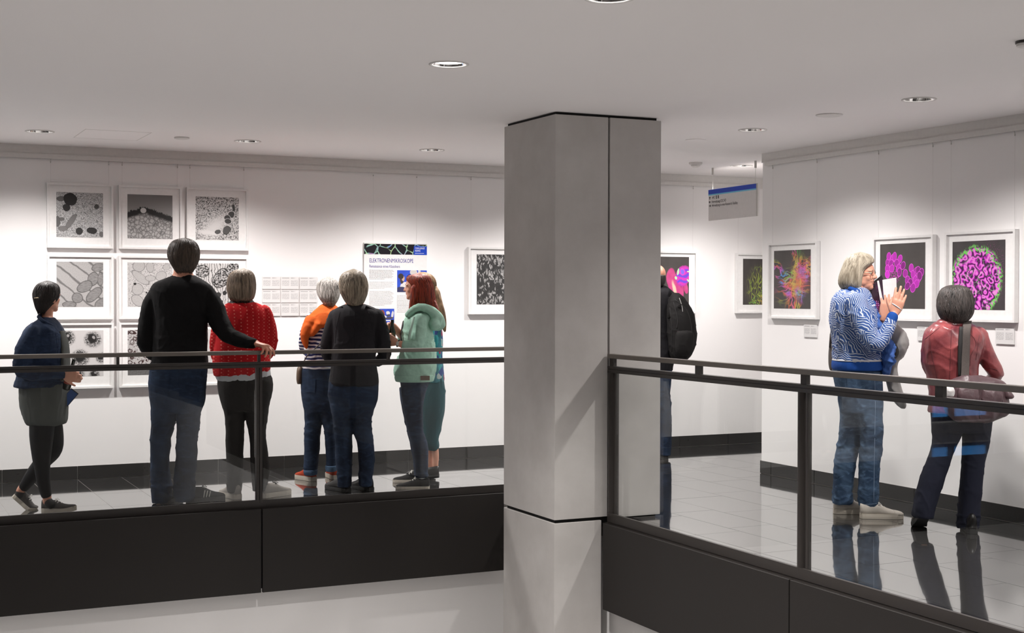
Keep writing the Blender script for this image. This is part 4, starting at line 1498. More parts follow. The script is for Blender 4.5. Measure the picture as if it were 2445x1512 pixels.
        mb = MB()
        rings = []
        for (u, w) in prof:
            hw = W / 2 * w
            rings.append([P(u * L, -hw, 0.0015), P(u * L, hw, 0.0015), P(u * L, hw * 1.03, sole * .5), P(u * L, hw, sole), P(u * L, -hw, sole), P(u * L, -hw * 1.03, sole * .5)])
        mb.rings(rings)
        root = MB()
        hts = [(0.01, .42, collar * .95), (.06, .60, collar), (.14, .70, collar * 1.0), (.26, .70, collar * .98), (.38, .70, collar * .95), (.50, .80, collar * .80), (.62, .90, collar * .58), (.75, .93, collar * .42), (.86, .82, collar * .34), (.945, .58, collar * .25), (.99, .25, collar * .12)]
        rr = []
        for (u, w, z) in hts:
            hw = W / 2 * w
            ring = []
            for i in range(14):
                a = math.pi * i / 13
                ring.append(P(u * L, -hw * math.cos(a), sole * .8 + z * math.sin(a) ** .62))
            rr.append(ring)
        root.rings(rr)
        o = root.build('shoe', m_up, self.root, smooth=True)
        mb.build('sole', m_sole, o, smooth=False)
        if m_toe:
            rr = []
            for (u, w, z) in hts[7:]:
                hw = W / 2 * w * 1.03
                rr.append([P(u * L + .002, -hw * math.cos(math.pi * i / 13), sole * .75 + (z + .002) * math.sin(math.pi * i / 13) ** .62) for i in range(14)])
            MB().rings(rr).build('toe_cap', m_toe, o, smooth=True)
        if laces:
            lb = MB()
            for k in range(4):
                u = (.42 + .065 * k) * L
                z = sole * .8 + collar * (.93 - .16 * k)
                lb.tube([P(u, -.022, z - .006), P(u + .004, 0, z + .004), P(u, .022, z - .006)], .0032, 6)
            zt = sole * .8 + collar * .98
            for sg in (-1, 1):
                lb.tube([P(.41 * L, 0, zt), P(.42 * L, sg * .018, zt + .010), P(.47 * L, sg * .030, zt - .004), P(.43 * L, sg * .008, zt - .002)], .0020, 6)
            lb.build('laces', laces, o)
        if stripe:
            sb = MB()
            for sg in (-1, 1):
                for k in range(3):
                    u = (.36 + .07 * k) * L
                    sb.tube([P(u + .05 * L, sg * W * .335, sole + collar * .62 - .006 * k), P(u, sg * W * .405, sole + .004)], .004, 6)
            sb.build('stripe', stripe, o)
        return o, P

    def body(self, m, voxel=0.006, smooth=2):
        return fuse(self.core, voxel, smooth, 'body', m, self.root)


def cloth(name, col, rough=0.85, wscale=700, bump=0.25, var=0.18, vscale=9, sheen=0.0):
    t = NT(name, rough, 0, 0.25)
    v = t.coord()
    a = t.noise(v, vscale, 4, 0.6)
    f = t.noise(v, 420, 3, .7)
    md_ = t.noise(v, 45, 4, .6)
    c = tuple(col[:3])
    base = t.mix(a, tuple(k * (1 - var) for k in c), tuple(min(1, k * (1 + var)) for k in c))
    t.color(t.mix(t.math('MULTIPLY', f, .35), base, tuple(k * .55 for k in c)))
    t.bump(t.math('ADD', t.math('MULTIPLY', f, .35), md_), bump, 0.007)
    if sheen:
        t.b.inputs['Sheen Weight'].default_value = sheen
    return t.m


def denim(name, col, fade, bump=0.3):
    t = NT(name, 0.85, 0, 0.2)
    v = t.coord()
    tw = t.wave(t.map(v, rot=(0.6, 0.5, 0.3)), 260, 1.0, 1)
    big = t.noise(v, 5, 3)
    cre = t.noise(t.map(v, scale=(14, 14, 34)), 1.0, 3, 0.6, 1.2)
    c = t.mix(t.ramp(big, [(0.35, 0.0), (0.7, 1.0)]), col, fade)
    c = t.mix(t.ramp(cre, [(0.50, 0.0), (0.70, 0.45)]), c, tuple(min(1, k * 1.6) for k in fade))
    c = t.mix(t.math('MULTIPLY', tw, 0.3), c, tuple(k * .5 for k in col))
    t.color(c)
    t.bump(t.noise(v, 300, 3), bump, 0.002)
    return t.m


def hair_mat(name, dark, light, fx=90, fz=5, rough=0.55):
    t = NT(name, rough, 0, 0.5)
    v = t.coord()
    a = t.noise(t.map(v, rot=(0, 0, YAW), scale=(fx, fx, fz)), 1.0, 3, 0.6)
    t.color(t.mix(t.ramp(a, [(0.30, 0.0), (0.68, 1.0)]), dark, light))
    t.bump(a, 0.5, 0.004)
    return t.m


def skin(name, col):
    t = NT(name, 0.5, 0, 0.4)
    v = t.coord()
    a = t.noise(v, 24, 3)
    c = tuple(col[:3])
    t.color(t.mix(a, (c[0] * .92, c[1] * .82, c[2] * .80), (min(1, c[0] * 1.06), c[1] * 1.06, c[2] * 1.06)))
    t.b.inputs['Subsurface Weight'].default_value = 0.08
    t.b.inputs['Subsurface Radius'].default_value = (0.012, 0.005, 0.003)
    t.bump(t.noise(v, 160, 3), 0.08, 0.002)
    return t.m


M['skin'] = skin('fair_skin', srgb(214, 160, 136))
M['skin2'] = skin('ruddy_skin', srgb(205, 148, 124))
M['eyewhite'] = plain('eye_white', (.72, .69, .66), 0.3)
M['iris'] = plain('dark_iris', (.035, .045, .05), 0.2)
M['mouth'] = plain('inner_mouth', (.18, .04, .035), 0.6)
M['lip'] = plain('lip', srgb(176, 92, 86), 0.5)
M['spectacle'] = plain('dark_spectacle_frame', (.03, .025, .025), 0.35)
M['black'] = plain('matt_black', (.012, .011, .011), 0.7)
M['rubber'] = plain('dark_rubber', (.02, .02, .02), 0.7)
M['cream'] = plain('cream_rubber', (.52, .47, .40), 0.7)
M['whitelace'] = plain('white_lace', (.70, .68, .64), 0.8)
M['darklace'] = plain('dark_lace', (.03, .03, .03), 0.8)

# ------------------------------------------------------------------ people
M['denimjacket'] = denim('dark_denim_jacket', (.011, .018, .040), (.030, .050, .098))
M['jeans_dark'] = denim('dark_blue_jeans', (.009, .016, .036), (.028, .050, .098))
M['jeans_mid'] = denim('washed_blue_jeans', (.028, .054, .105), (.10, .165, .26))
M['jeans_navy'] = cloth('navy_trousers', (.016, .018, .034), 0.85)
M['sweater'] = cloth('black_knit', (.0075, .007, .0075), 0.95, var=.3)
M['jacketdark'] = cloth('charcoal_jacket', (.016, .015, .018), 0.85)
M['trousergrey'] = cloth('charcoal_trousers', (.030, .027, .026), 0.85)
M['tunic'] = cloth('grey_green_tunic', (.085, .090, .085), 0.8)
M['leggings'] = cloth('black_leggings', (.008, .008, .009), 0.7)
M['whitecotton'] = cloth('white_cotton', (.66, .67, .70), 0.85)
M['orange'] = cloth('orange_knit_shawl', (.70, .13, .022), 0.9)
M['mint'] = cloth('mint_hoodie_fleece', (.40, .64, .52), 0.95, var=.25, vscale=30)
M['mintlight'] = cloth('pale_mint_lining', (.48, .66, .56), 0.95)
M['teal'] = cloth('teal_trousers', (.010, .070, .085), 0.85)
M['bluetrim'] = cloth('royal_blue_ribbing', (.012, .075, .34), 0.85)
M['scarfblue'] = cloth('blue_ruffled_scarf', (.06, .14, .42), 0.85)
M['coatgrey'] = cloth('grey_wool_coat', (.36, .35, .34), 0.95)
M['pack'] = cloth('black_backpack_fabric', (.011, .010, .010), 0.75)
M['redsuede'] = cloth('red_suede', (.42, .055, .022), 0.9)
M['shoegrey'] = cloth('grey_canvas', (.085, .078, .075), 0.9)
M['shoeblack'] = cloth('black_canvas', (.012, .012, .013), 0.8)
M['shoelight'] = cloth('pale_grey_mesh', (.36, .33, .30), 0.8)
M['shoewhite'] = plain('worn_cream_leather', (.50, .455, .40), 0.5, nscale=12, namt=.2, bump=.2, bscale=60)
M['blackleather'] = plain('black_leather', (.010, .009, .009), 0.3)
M['brownleather'] = plain('brown_leather', (.13, .085, .055), 0.5)
M['bagleather'] = plain('plum_brown_leather', (.095, .055, .062), 0.42, nscale=14, namt=.3, bump=.35, bscale=30, bdist=.01)
M['strapweb'] = plain('woven_strap', (.085, .070, .064), 0.9, nscale=200, namt=.4)
M['hair_dark'] = hair_mat('very_dark_brown_hair', (.006, .004, .004), (.022, .014, .011))
M['hair_brown'] = hair_mat('dark_brown_hair', (.016, .011, .008), (.080, .054, .038))
M['hair_ash'] = hair_mat('ash_brown_bob', (.075, .055, .038), (.33, .25, .18))
M['hair_grey'] = hair_mat('silver_grey_hair', (.13, .118, .105), (.46, .43, .40))
M['hair_mixed'] = hair_mat('greying_brown_hair', (.075, .058, .042), (.40, .335, .25))
M['hair_red'] = hair_mat('dyed_red_hair', (.06, .006, .003), (.42, .050, .016), 90, 4)
M['hair_light'] = hair_mat('light_brown_hair', (.10, .055, .028), (.34, .21, .11))
M['hair_blond'] = hair_mat('ash_blond_hair', (.20, .165, .115), (.54, .475, .37), 70, 4)
M['brow_grey'] = plain('pale_brow', (.30, .22, .17), 0.8)
M['brow_dark'] = plain('dark_brow', (.05, .025, .018), 0.8)
M['bottle'] = plain('dark_bottle_glass', (.010, .012, .006), 0.08, spec=.6)
M['gold'] = plain('gold_wire_rim', (.42, .32, .20), 0.3, 0.8)


def mat_cardigan():
    t = NT('red_dotted_cardigan', 0.9, 0, 0.2)
    v = t.coord()
    d = t.vor(t.map(t.map(v, rot=(0, 0, YAW), scale=(1, 0, 1)), rot=(0, .785, 0)), 58, 'F1', 0.0)
    base = t.mix(t.noise(v, 12, 3), (.40, .008, .012), (.60, .018, .022))
    t.color(t.mix(t.math('MULTIPLY', t.ramp(d, [(0.20, 1.0), (0.32, 0.0)]), .75), base, (.80, .22, .17)))
    t.bump(t.noise(v, 350, 2), .25, .002)
    return t.m


def mat_stripes():
    t = NT('navy_striped_jersey', 0.9, 0, 0.2)
    v = t.coord()
    w = t.warp(v, 5, .02)
    z = t.math('ADD', t.sep(v)[2], t.math('MULTIPLY', t.noise(v, 6, 2), .05))
    f = t.math('FRACT', t.math('MULTIPLY', z, 34.0))
    t.color(t.mix(t.ramp(f, [(0.38, 0.0), (0.44, 1.0), (0.92, 1.0), (0.97, 0.0)]), (.72, .71, .72), (.022, .026, .10)))
    return t.m


def mat_swirl():
    t = NT('blue_jacquard_swirls', 0.6, 0, 0.35)
    v = t.map(t.coord(), rot=(0, 0, YAW))
    cell = t.n('ShaderNodeTexVoronoi', feature='F1')
    t.put(cell.inputs['Vector'], t.warp(v, 6, .05)); cell.inputs['Scale'].default_value = 11
    ang = t.noise(t.map(cell.outputs['Position'], scale=(9, 9, 9)), 1.0, 0)
    d = cell.outputs['Distance']
    sp = t.sep(v)
    lin = t.math('ADD', t.math('MULTIPLY', sp[2], t.math('MULTIPLY_ADD', ang, 1100.0, -300.0)), t.math('MULTIPLY', sp[0], t.math('MULTIPLY_ADD', ang, -1350.0, 980.0)))
    ph = t.math('ADD', t.math('MULTIPLY', d, 16.0), t.math('ADD', lin, t.math('MULTIPLY', t.noise(v, 9, 2), 34.0)))
    s = t.math('SINE', ph)
    k = t.ramp(t.math('MULTIPLY_ADD', s, .5, .5), [(0.64, 0.0), (0.90, 1.0)])
    base = t.mix(t.noise(v, 5, 2), (.022, .060, .22), (.038, .11, .34))
    t.color(t.mix(k, base, (.60, .66, .76)))
    t.bump(k, .3, .003)
    return t.m


def mat_leather():
    t = NT('oxblood_leather', 0.32, 0, 0.5)
    v = t.coord()
    a = t.noise(v, 6, 4, .6, .4)
    t.color(t.mix(t.ramp(a, [(0.3, 0.0), (0.7, 1.0)]), (.105, .018, .027), (.36, .078, .080)))
    t.bump(t.noise(v, 90, 4), .25, .003)
    return t.m


def mat_pattern():
    t = NT('teal_patterned_scarf', 0.85)
    v = t.coord()
    c = t.vor(v, 22, 'F1', 1.0, 1)
    h = t.ramp(t.sep(c)[0], [(0.0, (.02, .16, .20)), (0.35, (.03, .28, .30)), (0.55, (.30, .04, .10)), (0.7, (.02, .05, .20)), (0.9, (.35, .42, .40))], 'CONSTANT')
    t.color(h)
    return t.m


M['cardigan'], M['stripes'], M['swirl'], M['leather'], M['scarfpat'] = mat_cardigan(), mat_stripes(), mat_swirl(), mat_leather(), mat_pattern()


def glasses_side(p, pts, r=0.002):
    return MB().tube([p.pt(*q) for q in pts], r, 6).build('spectacles', M['spectacle'], p.root)


# --- 1 woman walking, denim jacket
p = Person('woman in a dark denim jacket and black leggings walking past the picture grid', (120, 1223))
p.head(113, 711, 0, .203, 56, 4, neck=[(116, 728, 0, 13), (113, 752, 0, 13), (110, 775, 0, 18)])
hair = p.hair([(673, 104, 122, .03), (677, 95, 131, .06), (684, 88, 138, .085), (694, 83, 140, .095), (706, 81, 139, .10), (718, 83, 134, .095, -.01), (730, 86, 124, .08, -.02), (740, 89, 114, .06, -.03), (748, 92, 106, .035, -.04)], M['hair_dark'], 1, .0025, 90, 6, 260, 1.01, .2, 6)
MB().tube([p.pt(82, 712, -.10), p.pt(92, 711, -.125)], .0022, 6).build('hair_clip', M['gold'], hair)
jk = MB()
p.loft(jk, [(757, 98, 128, .06), (766, 88, 136, .09), (778, 72, 143, .14), (792, 61, 149, .17), (816, 58, 155, .18), (845, 52, 157, .175), (886, 46, 157, .17), (905, 42, 158, .17), (923, 38, 158, .17)], core=.78)
p.limb(jk, [(79, 798, -.15, 21), (62, 832, -.18, 24), (54, 866, -.19, 22), (53, 882, -.19, 20), (85, 891, -.20, 17), (125, 892, -.19, 14), (146, 894, -.18, 11)], core=.62)
p.limb(jk, [(110, 790, .15, 22), (118, 840, .17, 20), (125, 880, .15, 18), (150, 905, .10, 13)], core=.6)
jo = fuse(jk, .008, 3, 'jacket', M['denimjacket'], p.root, folds(.005, 18, 1, 1, ((2.05 - 1.18, .12, .004, 60),)))
p.seam(jo, [(84, 776), (74, 800), (80, 830), (84, 862)], .0022); p.seam(jo, [(90, 800), (118, 805), (140, 802)], .002); p.seam(jo, [(132, 790), (137, 830), (139, 870)], .002)
p.patch(jo, [(98, 812), (122, 814), (120, 842), (101, 840)], M['denimjacket'])
p.seam(jo, [(40, 908), (80, 912), (120, 914), (152, 912)], .003)
cb_ = MB(); p.limb(cb_, [(92, 757, -.08, 4.5), (104, 768, -.10, 5), (126, 780, -.07, 5), (137, 787, .0, 4)]); p.limb(cb_, [(92, 757, -.08, 4.5), (98, 753, 0, 5), (110, 756, .08, 4.5)])
fuse(cb_, .007, 2, 'collar', M['denimjacket'], p.root)
sh = MB(); p.loft(sh, [(790, 140, 152, .05), (820, 148, 160, .07), (860, 150, 163, .08), (910, 148, 164, .09)])
fuse(sh, .008, 2, 'shirt', M['tunic'], p.root)
tu = MB(); p.loft(tu, [(895, 50, 158, .15), (927, 51, 159, .165), (968, 53, 159, .165), (1001, 62, 158, .16), (1013, 68, 154, .15)], core=.7)
fuse(tu, .008, 3, 'tunic', M['tunic'], p.root, folds(.006, 14, .4, 3))
lg = MB()
p.limb(lg, [(102, 985, -.06, 30), (99, 1040, -.07, 28), (99, 1090, -.075, 22), (101, 1118, -.075, 18.5), (104, 1150, -.075, 16), (110, 1180, -.075, 13)], core=.75)
p.limb(lg, [(112, 985, .06, 31), (121, 1035, .08, 30), (124, 1072, .08, 25), (104, 1100, .09, 20), (80, 1132, .10, 18), (58, 1162, .11, 13)], core=.75)
fuse(lg, .008, 3, 'leggings', M['leggings'], p.root)
p.limb(p.core, [(108, 1165, -.075, 11), (112, 1186, -.07, 10.5), (112, 1197, -.07, 10)])
p.limb(p.core, [(62, 1155, .11, 11), (50, 1171, .115, 10.5), (48, 1178, .115, 10)])
sk = MB(); p.limb(sk, [(115, 1198, -.07, 11), (121, 1205, -.07, 11)]); p.limb(sk, [(48, 1177, .115, 11), (50, 1184, .115, 11)])
fuse(sk, .007, 1, 'socks', M['black'], p.root)
p.shoe((100, 1225), -2, M['shoegrey'], M['cream'], L=.232, W=.09, sole=.034, toe_lift=.018, laces=M['whitelace'], collar=.062)
p.shoe((29, 1186), 6, M['shoegrey'], M['cream'], L=.205, W=.09, sole=.028, pitch=42, v=.115, collar=.060, laces=M['whitelace'])
wr = p.pt(151, 896, -.17)
p.hand(wr, dirv(0, -8), FWD, -1, .17, (38, 45, 30), 3)
p.body(M['skin'], .0055)
q = p.pt(163, 925, -.10); 
t = thing('bottle', 'small brown bottle held by the woman in the denim jacket', 'bottle', tuple(q))
a = p.pt(158, 930, -.12); b = p.pt(177, 858, -.15); ax = b - a
prof = [(.0, .024), (.05, .027), (.55, .027), (.68, .017), (.76, .0115), (.97, .0115), (1.0, .013)]
MB().tube([a + ax * u for u, r in prof], [r for u, r in prof], 16).build('glass_body', M['bottle'], t, smooth=True)
MB().tube([a + ax * .20, a + ax * .50], [.0275, .0275], 16, False).build('paper_label', plain('bottle_label', (.30, .06, .04), .6), t, smooth=True)
q = p.pt(166, 949, .02)
t = thing('phone', 'phone with blue screen in the lowered hand of the walking woman', 'phone', tuple(q))
MB().obox(q, dirv(20, 50) * .055, dirv(110) * .004, np.cross(dirv(20, 50), dirv(110)) * .03).build('phone_case', M['black'], t)
MB().obox(q - FWD * .005, dirv(20, 50) * .050, dirv(110) * .001, np.cross(dirv(20, 50), dirv(110)) * .027).build('screen', plain('blue_screen', (.03, .08, .25), .2), t)

# --- 2 man in the black sweater
p = Person('tall man in a black sweater and blue jeans resting one hand on the handrail', (425, 1202))
p.head(438, 612, 0, .222, 93, 6, neck=[(437, 635, -.01, 22), (437, 652, -.01, 23), (437, 672, 0, 30)])
p.hair([(571, 428, 452, .03, -.01), (575, 416, 462, .07, -.01), (584, 407, 470, .09, -.015), (598, 402, 475, .098, -.02), (614, 402, 475, .095, -.03), (626, 407, 472, .085, -.04), (637, 413, 467, .07, -.045), (646, 418, 462, .055, -.05), (651, 423, 458, .04, -.05)], M['hair_brown'], 2, .003, 90, 7, 420, 1.01, .12, 4)
jk = MB()
p.loft(jk, [(657, 414, 460, .07), (663, 402, 472, .085), (673, 374, 492, .105), (684, 363, 504, .12), (702, 360, 507, .13), (730, 364, 504, .135), (765, 368, 496, .135), (800, 367, 493, .135), (845, 365, 494, .135), (868, 361, 496, .135), (875, 361, 496, .135)], core=.8)
p.limb(jk, [(381, 697, 0, 22), (364, 728, 0, 24), (356, 762, 0, 23), (350, 802, .0, 22.5), (353, 828, .03, 21), (372, 848, .16, 18), (398, 856, .28, 14)], core=.7)
p.limb(jk, [(491, 698, 0, 22), (509, 732, -.01, 25), (523, 768, -.03, 24), (545, 799, -.07, 20), (575, 813, -.12, 17), (603, 820, -.16, 13.5)], core=.68)
fuse(jk, .008, 3, 'sweater', M['sweater'], p.root, folds(.004, 14, 1, 2, ((1.15, .10, .003, 55),)))
hb = MB(); p.loft(hb, [(866, 360, 497, .138), (876, 361, 497, .138)])
hb.build('sweater_hem', M['sweater'], p.root, smooth=True)
jn = MB()
p.loft(jn, [(866, 361, 494, .12), (882, 358, 494, .125), (910, 356, 493, .13), (938, 357, 491, .13), (960, 359, 488, .125), (984, 363, 480, .11)], core=.8)
p.loft(jn, [(940, 359, 430, .11), (975, 362, 423, .10), (1003, 363, 419, .095), (1026, 362, 413, .088), (1049, 360, 407, .08), (1072, 359, 406, .076), (1095, 360, 403, .072), (1119, 360, 404, .072), (1142, 361, 407, .072), (1165, 362, 409, .074), (1188, 362, 409, .074), (1200, 364, 404, .07)], core=.62)
p.loft(jn, [(940, 420, 490, .11), (975, 422, 481, .10), (1003, 423, 477, .095), (1026, 424, 474, .088), (1049, 423, 470, .08), (1072, 421, 471, .076), (1095, 421, 469, .072), (1119, 418, 468, .072), (1142, 416, 464, .072), (1165, 415, 466, .074), (1185, 417, 464, .074), (1197, 420, 459, .07)], core=.62)
jo = fuse(jn, .008, 3, 'jeans', M['jeans_dark'], p.root, folds(.004, 16, 1, 4, ((.50, .10, .004, 75), (.10, .09, .006, 90))))
p.patch(jo, [(368, 896), (405, 896), (402, 940), (372, 938)], M['jeans_dark'])
p.patch(jo, [(444, 896), (482, 896), (478, 938), (448, 940)], M['jeans_dark'])
p.seam(jo, [(426, 880), (425, 920), (421, 970)], .002); p.seam(jo, [(362, 888), (400, 890), (450, 890), (490, 888)], .002)
p.shoe((390, 1204), 82, M['shoeblack'], M['rubber'], L=.30, W=.105, laces=M['darklace'], stripe=M['whitelace'])
p.shoe((446, 1201), 42, M['shoeblack'], M['rubber'], L=.30, W=.105, laces=M['darklace'], stripe=M['whitelace'])
p.limb(p.core, [(596, 818, -.15, 9), (611, 821, -.167, 9)])
p.hand(p.pt(611, 821, -.168), dirv(-24, -10), (-UPV * .96 - FWD * .1), 1, .19, (30, 35, 22), 5, (20, 12), fcurl=[(24, 26, 16), (38, 34, 20), (50, 38, 25), (56, 40, 28)])
p.body(M['skin2'], .0055)

# --- 3 woman in the red cardigan
p = Person('woman with ash brown bob in a red dotted cardigan beside the man in black', (580, 1190))
p.head(577, 683, 0, .205, 112, 4, neck=[(577, 702, 0, 16), (577, 722, 0, 17), (577, 738, 0, 24)])
p.hair([(643, 571, 588, .03), (648, 558, 599, .07), (658, 548, 606, .095), (674, 544, 609, .105), (690, 543, 609, .105, -.01), (704, 546, 607, .095, -.02), (713, 549, 604, .08, -.03), (718, 555, 599, .06, -.035)], M['hair_ash'], 3, .003, 85, 3, 420, 1.015, .06, 5)
glasses_side(p, [(548, 672, -.03), (540, 673, .03), (539, 675, .055), (542, 682, .06)])
cl = MB()
p.loft(cl, [(712, 560, 598, .055), (718, 551, 604, .07), (726, 545, 611, .08), (730, 545, 612, .082)])
fuse(cl, .007, 2, 'collar', M['black'], p.root)
jk = MB()
p.loft(jk, [(723, 548, 612, .08), (728, 538, 624, .10), (738, 529, 634, .12), (753, 523, 641, .13), (771, 520, 642, .135), (800, 518, 641, .135), (830, 513, 643, .135), (855, 509, 645, .135), (880, 508, 646, .135), (898, 512, 640, .13)], core=.8)
p.limb(jk, [(632, 745, 0, 16), (643, 778, 0, 17), (647, 812, .02, 16.5), (640, 843, .09, 15), (620, 860, .18, 12)], core=.66)
p.limb(jk, [(531, 747, 0, 16), (522, 785, 0, 17), (517, 828, .02, 16.5), (524, 858, .1, 14), (545, 868, .18, 12)], core=.66)
fuse(jk, .008, 3, 'cardigan', M['cardigan'], p.root, folds(.005, 13, .7, 5))
ws = MB(); p.loft(ws, [(880, 513, 644, .128), (900, 515, 646, .13), (911, 522, 643, .128)])
fuse(ws, .008, 2, 'shirt', M['whitecotton'], p.root, folds(.0015, 14, .5, 6))
tr = MB()
p.loft(tr, [(895, 520, 646, .12), (912, 520, 651, .13), (933, 521, 651, .135), (957, 527, 645, .13), (980, 534, 640, .115)], core=.8)
p.loft(tr, [(945, 526, 588, .115), (975, 534, 585, .10), (1003, 538, 583, .09), (1026, 540, 582, .085), (1049, 539, 581, .08), (1072, 540, 581, .078), (1095, 541, 580, .076), (1119, 543, 580, .074), (1142, 543, 579, .074), (1165, 542, 577, .074), (1175, 545, 576, .07)], core=.6)
p.loft(tr, [(945, 582, 648, .115), (975, 586, 641, .10), (1003, 588, 637, .09), (1026, 594, 634, .085), (1049, 597, 634, .08), (1072, 598, 638, .078), (1095, 598, 641, .076), (1119, 600, 643, .076), (1142, 601, 640, .076), (1165, 603, 635, .072), (1172, 604, 633, .07)], core=.6)
fuse(tr, .008, 3, 'trousers', M['trousergrey'], p.root, folds(.003, 14, 1, 7, ((.52, .09, .0035, 80), (.12, .07, .004, 90))))
for hx, dg in (((570, 1193), 128), ((626, 1190), 52)):
    o, P_ = p.shoe(hx, dg, M['shoelight'], M['cream'], L=.27, W=.098, sole=.036, laces=M['darklace'], collar=.075)
p.body(M['skin'], .007)

# --- 4 grey-haired woman with the orange shawl
p = Person('grey-haired woman with an orange shawl over a striped jersey reading the wall', (755, 1150))
p.head(784, 697, 0, .203, 100, 0, neck=[(784, 716, 0, 14), (785, 735, 0, 15), (785, 748, 0, 22)])
p.hair([(664, 777, 792, .03), (669, 767, 802, .065), (678, 759, 809, .09), (692, 757, 811, .10), (705, 760, 810, .095, -.015), (716, 766, 806, .08, -.03), (724, 772, 802, .06, -.04), (730, 777, 798, .035, -.045)], M['hair_grey'], 4, .005, 60, 12, 420, 1.02, .22, 6)
jk = MB()
p.loft(jk, [(742, 766, 806, .08), (752, 750, 814, .11), (775, 738, 816, .125), (800, 730, 814, .13), (830, 728, 810, .13), (860, 727, 803, .13), (882, 722, 801, .135)], core=.8)
p.limb(jk, [(744, 760, 0, 14), (732, 790, 0, 14), (726, 820, .02, 13), (733, 838, .08, 12), (756, 842, .18, 10)], core=.68)
fuse(jk, .008, 3, 'jersey', M['stripes'], p.root, folds(.004, 15, 1, 8))
sw = MB()
p.loft(sw, [(727, 772, 800, .06), (737, 758, 808, .10), (748, 744, 814, .13), (760, 735, 816, .142), (773, 730, 816, .148), (783, 730, 790, .148)])
p.limb(sw, [(742, 768, -.11, 15), (731, 792, -.125, 13), (728, 812, -.125, 9), (731, 829, -.12, 4)])
p.limb(sw, [(760, 775, -.13, 10), (746, 796, -.135, 8)])
fuse(sw, .008, 3, 'shawl', M['orange'], p.root, folds(.007, 12, .8, 9))
jn = MB()
p.loft(jn, [(876, 722, 801, .125), (898, 719, 801, .13), (937, 719, 802, .13), (957, 722, 802, .125), (985, 727, 803, .115)], core=.8)
p.loft(jn, [(955, 722, 772, .11), (985, 727, 768, .10), (1010, 728, 767, .09), (1037, 727, 764, .085), (1076, 727, 763, .08), (1096, 726, 760, .078), (1116, 725, 758, .078), (1123, 726, 758, .076)], core=.6)
p.loft(jn, [(955, 764, 805, .11), (985, 766, 804, .10), (1010, 770, 804, .09), (1037, 775, 804, .085), (1076, 778, 805, .08), (1096, 779, 805, .078), (1112, 778, 804, .078)], core=.6)
jo = fuse(jn, .008, 3, 'jeans', M['jeans_dark'], p.root, folds(.004, 16, 1, 10, ((.45, .12, .0045, 80),)))
p.patch(jo, [(728, 905), (754, 905), (752, 938), (731, 937)], M['jeans_dark'])
cf = MB(); p.loft(cf, [(1120, 725, 758, .080), (1127, 725, 758, .081), (1134, 727, 757, .078)]); p.loft(cf, [(1110, 777, 805, .080), (1117, 777, 805, .081), (1125, 778, 804, .078)])
fuse(cf, .007, 1, 'cuffs', M['jeans_mid'], p.root)
p.shoe((751, 1150), 132, M['redsuede'], M['cream'], L=.25, W=.095, sole=.036, collar=.075, laces=M['darklace'])
p.shoe((801, 1146), 108, M['redsuede'], M['cream'], L=.25, W=.095, sole=.036, collar=.075, laces=M['darklace'])
p.body(M['skin2'], .007)
q = p.pt(716, 898, -.02)
t = thing('shoulder_bag', 'small brown bag at the hip of the grey-haired woman', 'bag', tuple(q))
bb = MB(); p.loft(bb, [(876, 711, 722, .03, -.03), (884, 709, 723, .05, -.03), (905, 708, 723, .055, -.03), (917, 710, 722, .045, -.03)])
fuse(bb, .006, 2, 'pouch', M['brownleather'], t)
MB().tube([p.pt(*z) for z in ((718, 878, -.05), (733, 850, -.145), (752, 833, -.15), (778, 808, -.155), (800, 780, -.155), (808, 760, -.14))], .005, 6).build('strap', M['strapweb'], t)

# --- 5 person in the charcoal jacket
p = Person('person with wavy greying hair in a charcoal jacket and dark jeans seen from behind', (845, 1175))
p.head(844, 687, 0, .218, 118, 0, neck=[(845, 708, 0, 18), (845, 728, 0, 19), (846, 742, 0, 28)])
p.hair([(646, 836, 853, .03), (651, 823, 864, .07), (661, 814, 872, .095), (678, 811, 877, .108), (695, 813, 877, .105, -.01), (709, 819, 873, .09, -.02), (720, 825, 869, .075, -.03), (728, 832, 863, .055, -.04), (733, 838, 857, .035, -.045)], M['hair_mixed'], 5, .006, 45, 12, 480, 1.03, .30, 7, rad=.0019)
glasses_side(p, [(816, 681, -.02), (808, 680, .035), (806, 683, .05), (808, 690, .06), (811, 689, .06)], .0022)
jk = MB()
p.loft(jk, [(726, 827, 868, .075), (731, 812, 882, .095), (738, 799, 897, .115), (750, 793, 906, .13), (770, 792, 905, .138), (800, 794, 899, .138), (840, 793, 897, .138), (866, 791, 898, .138), (890, 788, 902, .14), (913, 785, 905, .14), (921, 788, 902, .138)], core=.78)
p.limb(jk, [(803, 757, 0, 20), (790, 795, 0, 19.5), (782, 830, .02, 18), (790, 855, .1, 15), (812, 866, .2, 12)], core=.66)
p.limb(jk, [(898, 757, 0, 20), (909, 795, 0, 20), (916, 828, .02, 17.5), (917, 850, .08, 15), (902, 864, .18, 12)], core=.66)
jo = fuse(jk, .008, 3, 'jacket', M['jacketdark'], p.root, folds(.0045, 14, .8, 11, ((1.12, .12, .003, 60),)))
for z in (((818, 737, -.07), (800, 745, -.03)), ((874, 735, -.07), (896, 745, -.03))):
    a, b = p.pt(*z[0]), p.pt(*z[1])
    MB().obox((a + b) / 2 + UPV * .012, (b - a) / 2, FWD * .022, UPV * .004).build('epaulette', M['jacketdark'], p.root)
jn = MB()
p.loft(jn, [(905, 785, 904, .12), (937, 783, 903, .13), (957, 786, 901, .128), (977, 790, 894, .12), (995, 795, 886, .11)], core=.8)
p.loft(jn, [(965, 788, 846, .115), (1000, 796, 842, .10), (1017, 797, 842, .092), (1037, 799, 841, .086), (1056, 801, 840, .082), (1096, 802, 841, .078), (1136, 806, 839, .074), (1163, 807, 837, .074)], core=.6)
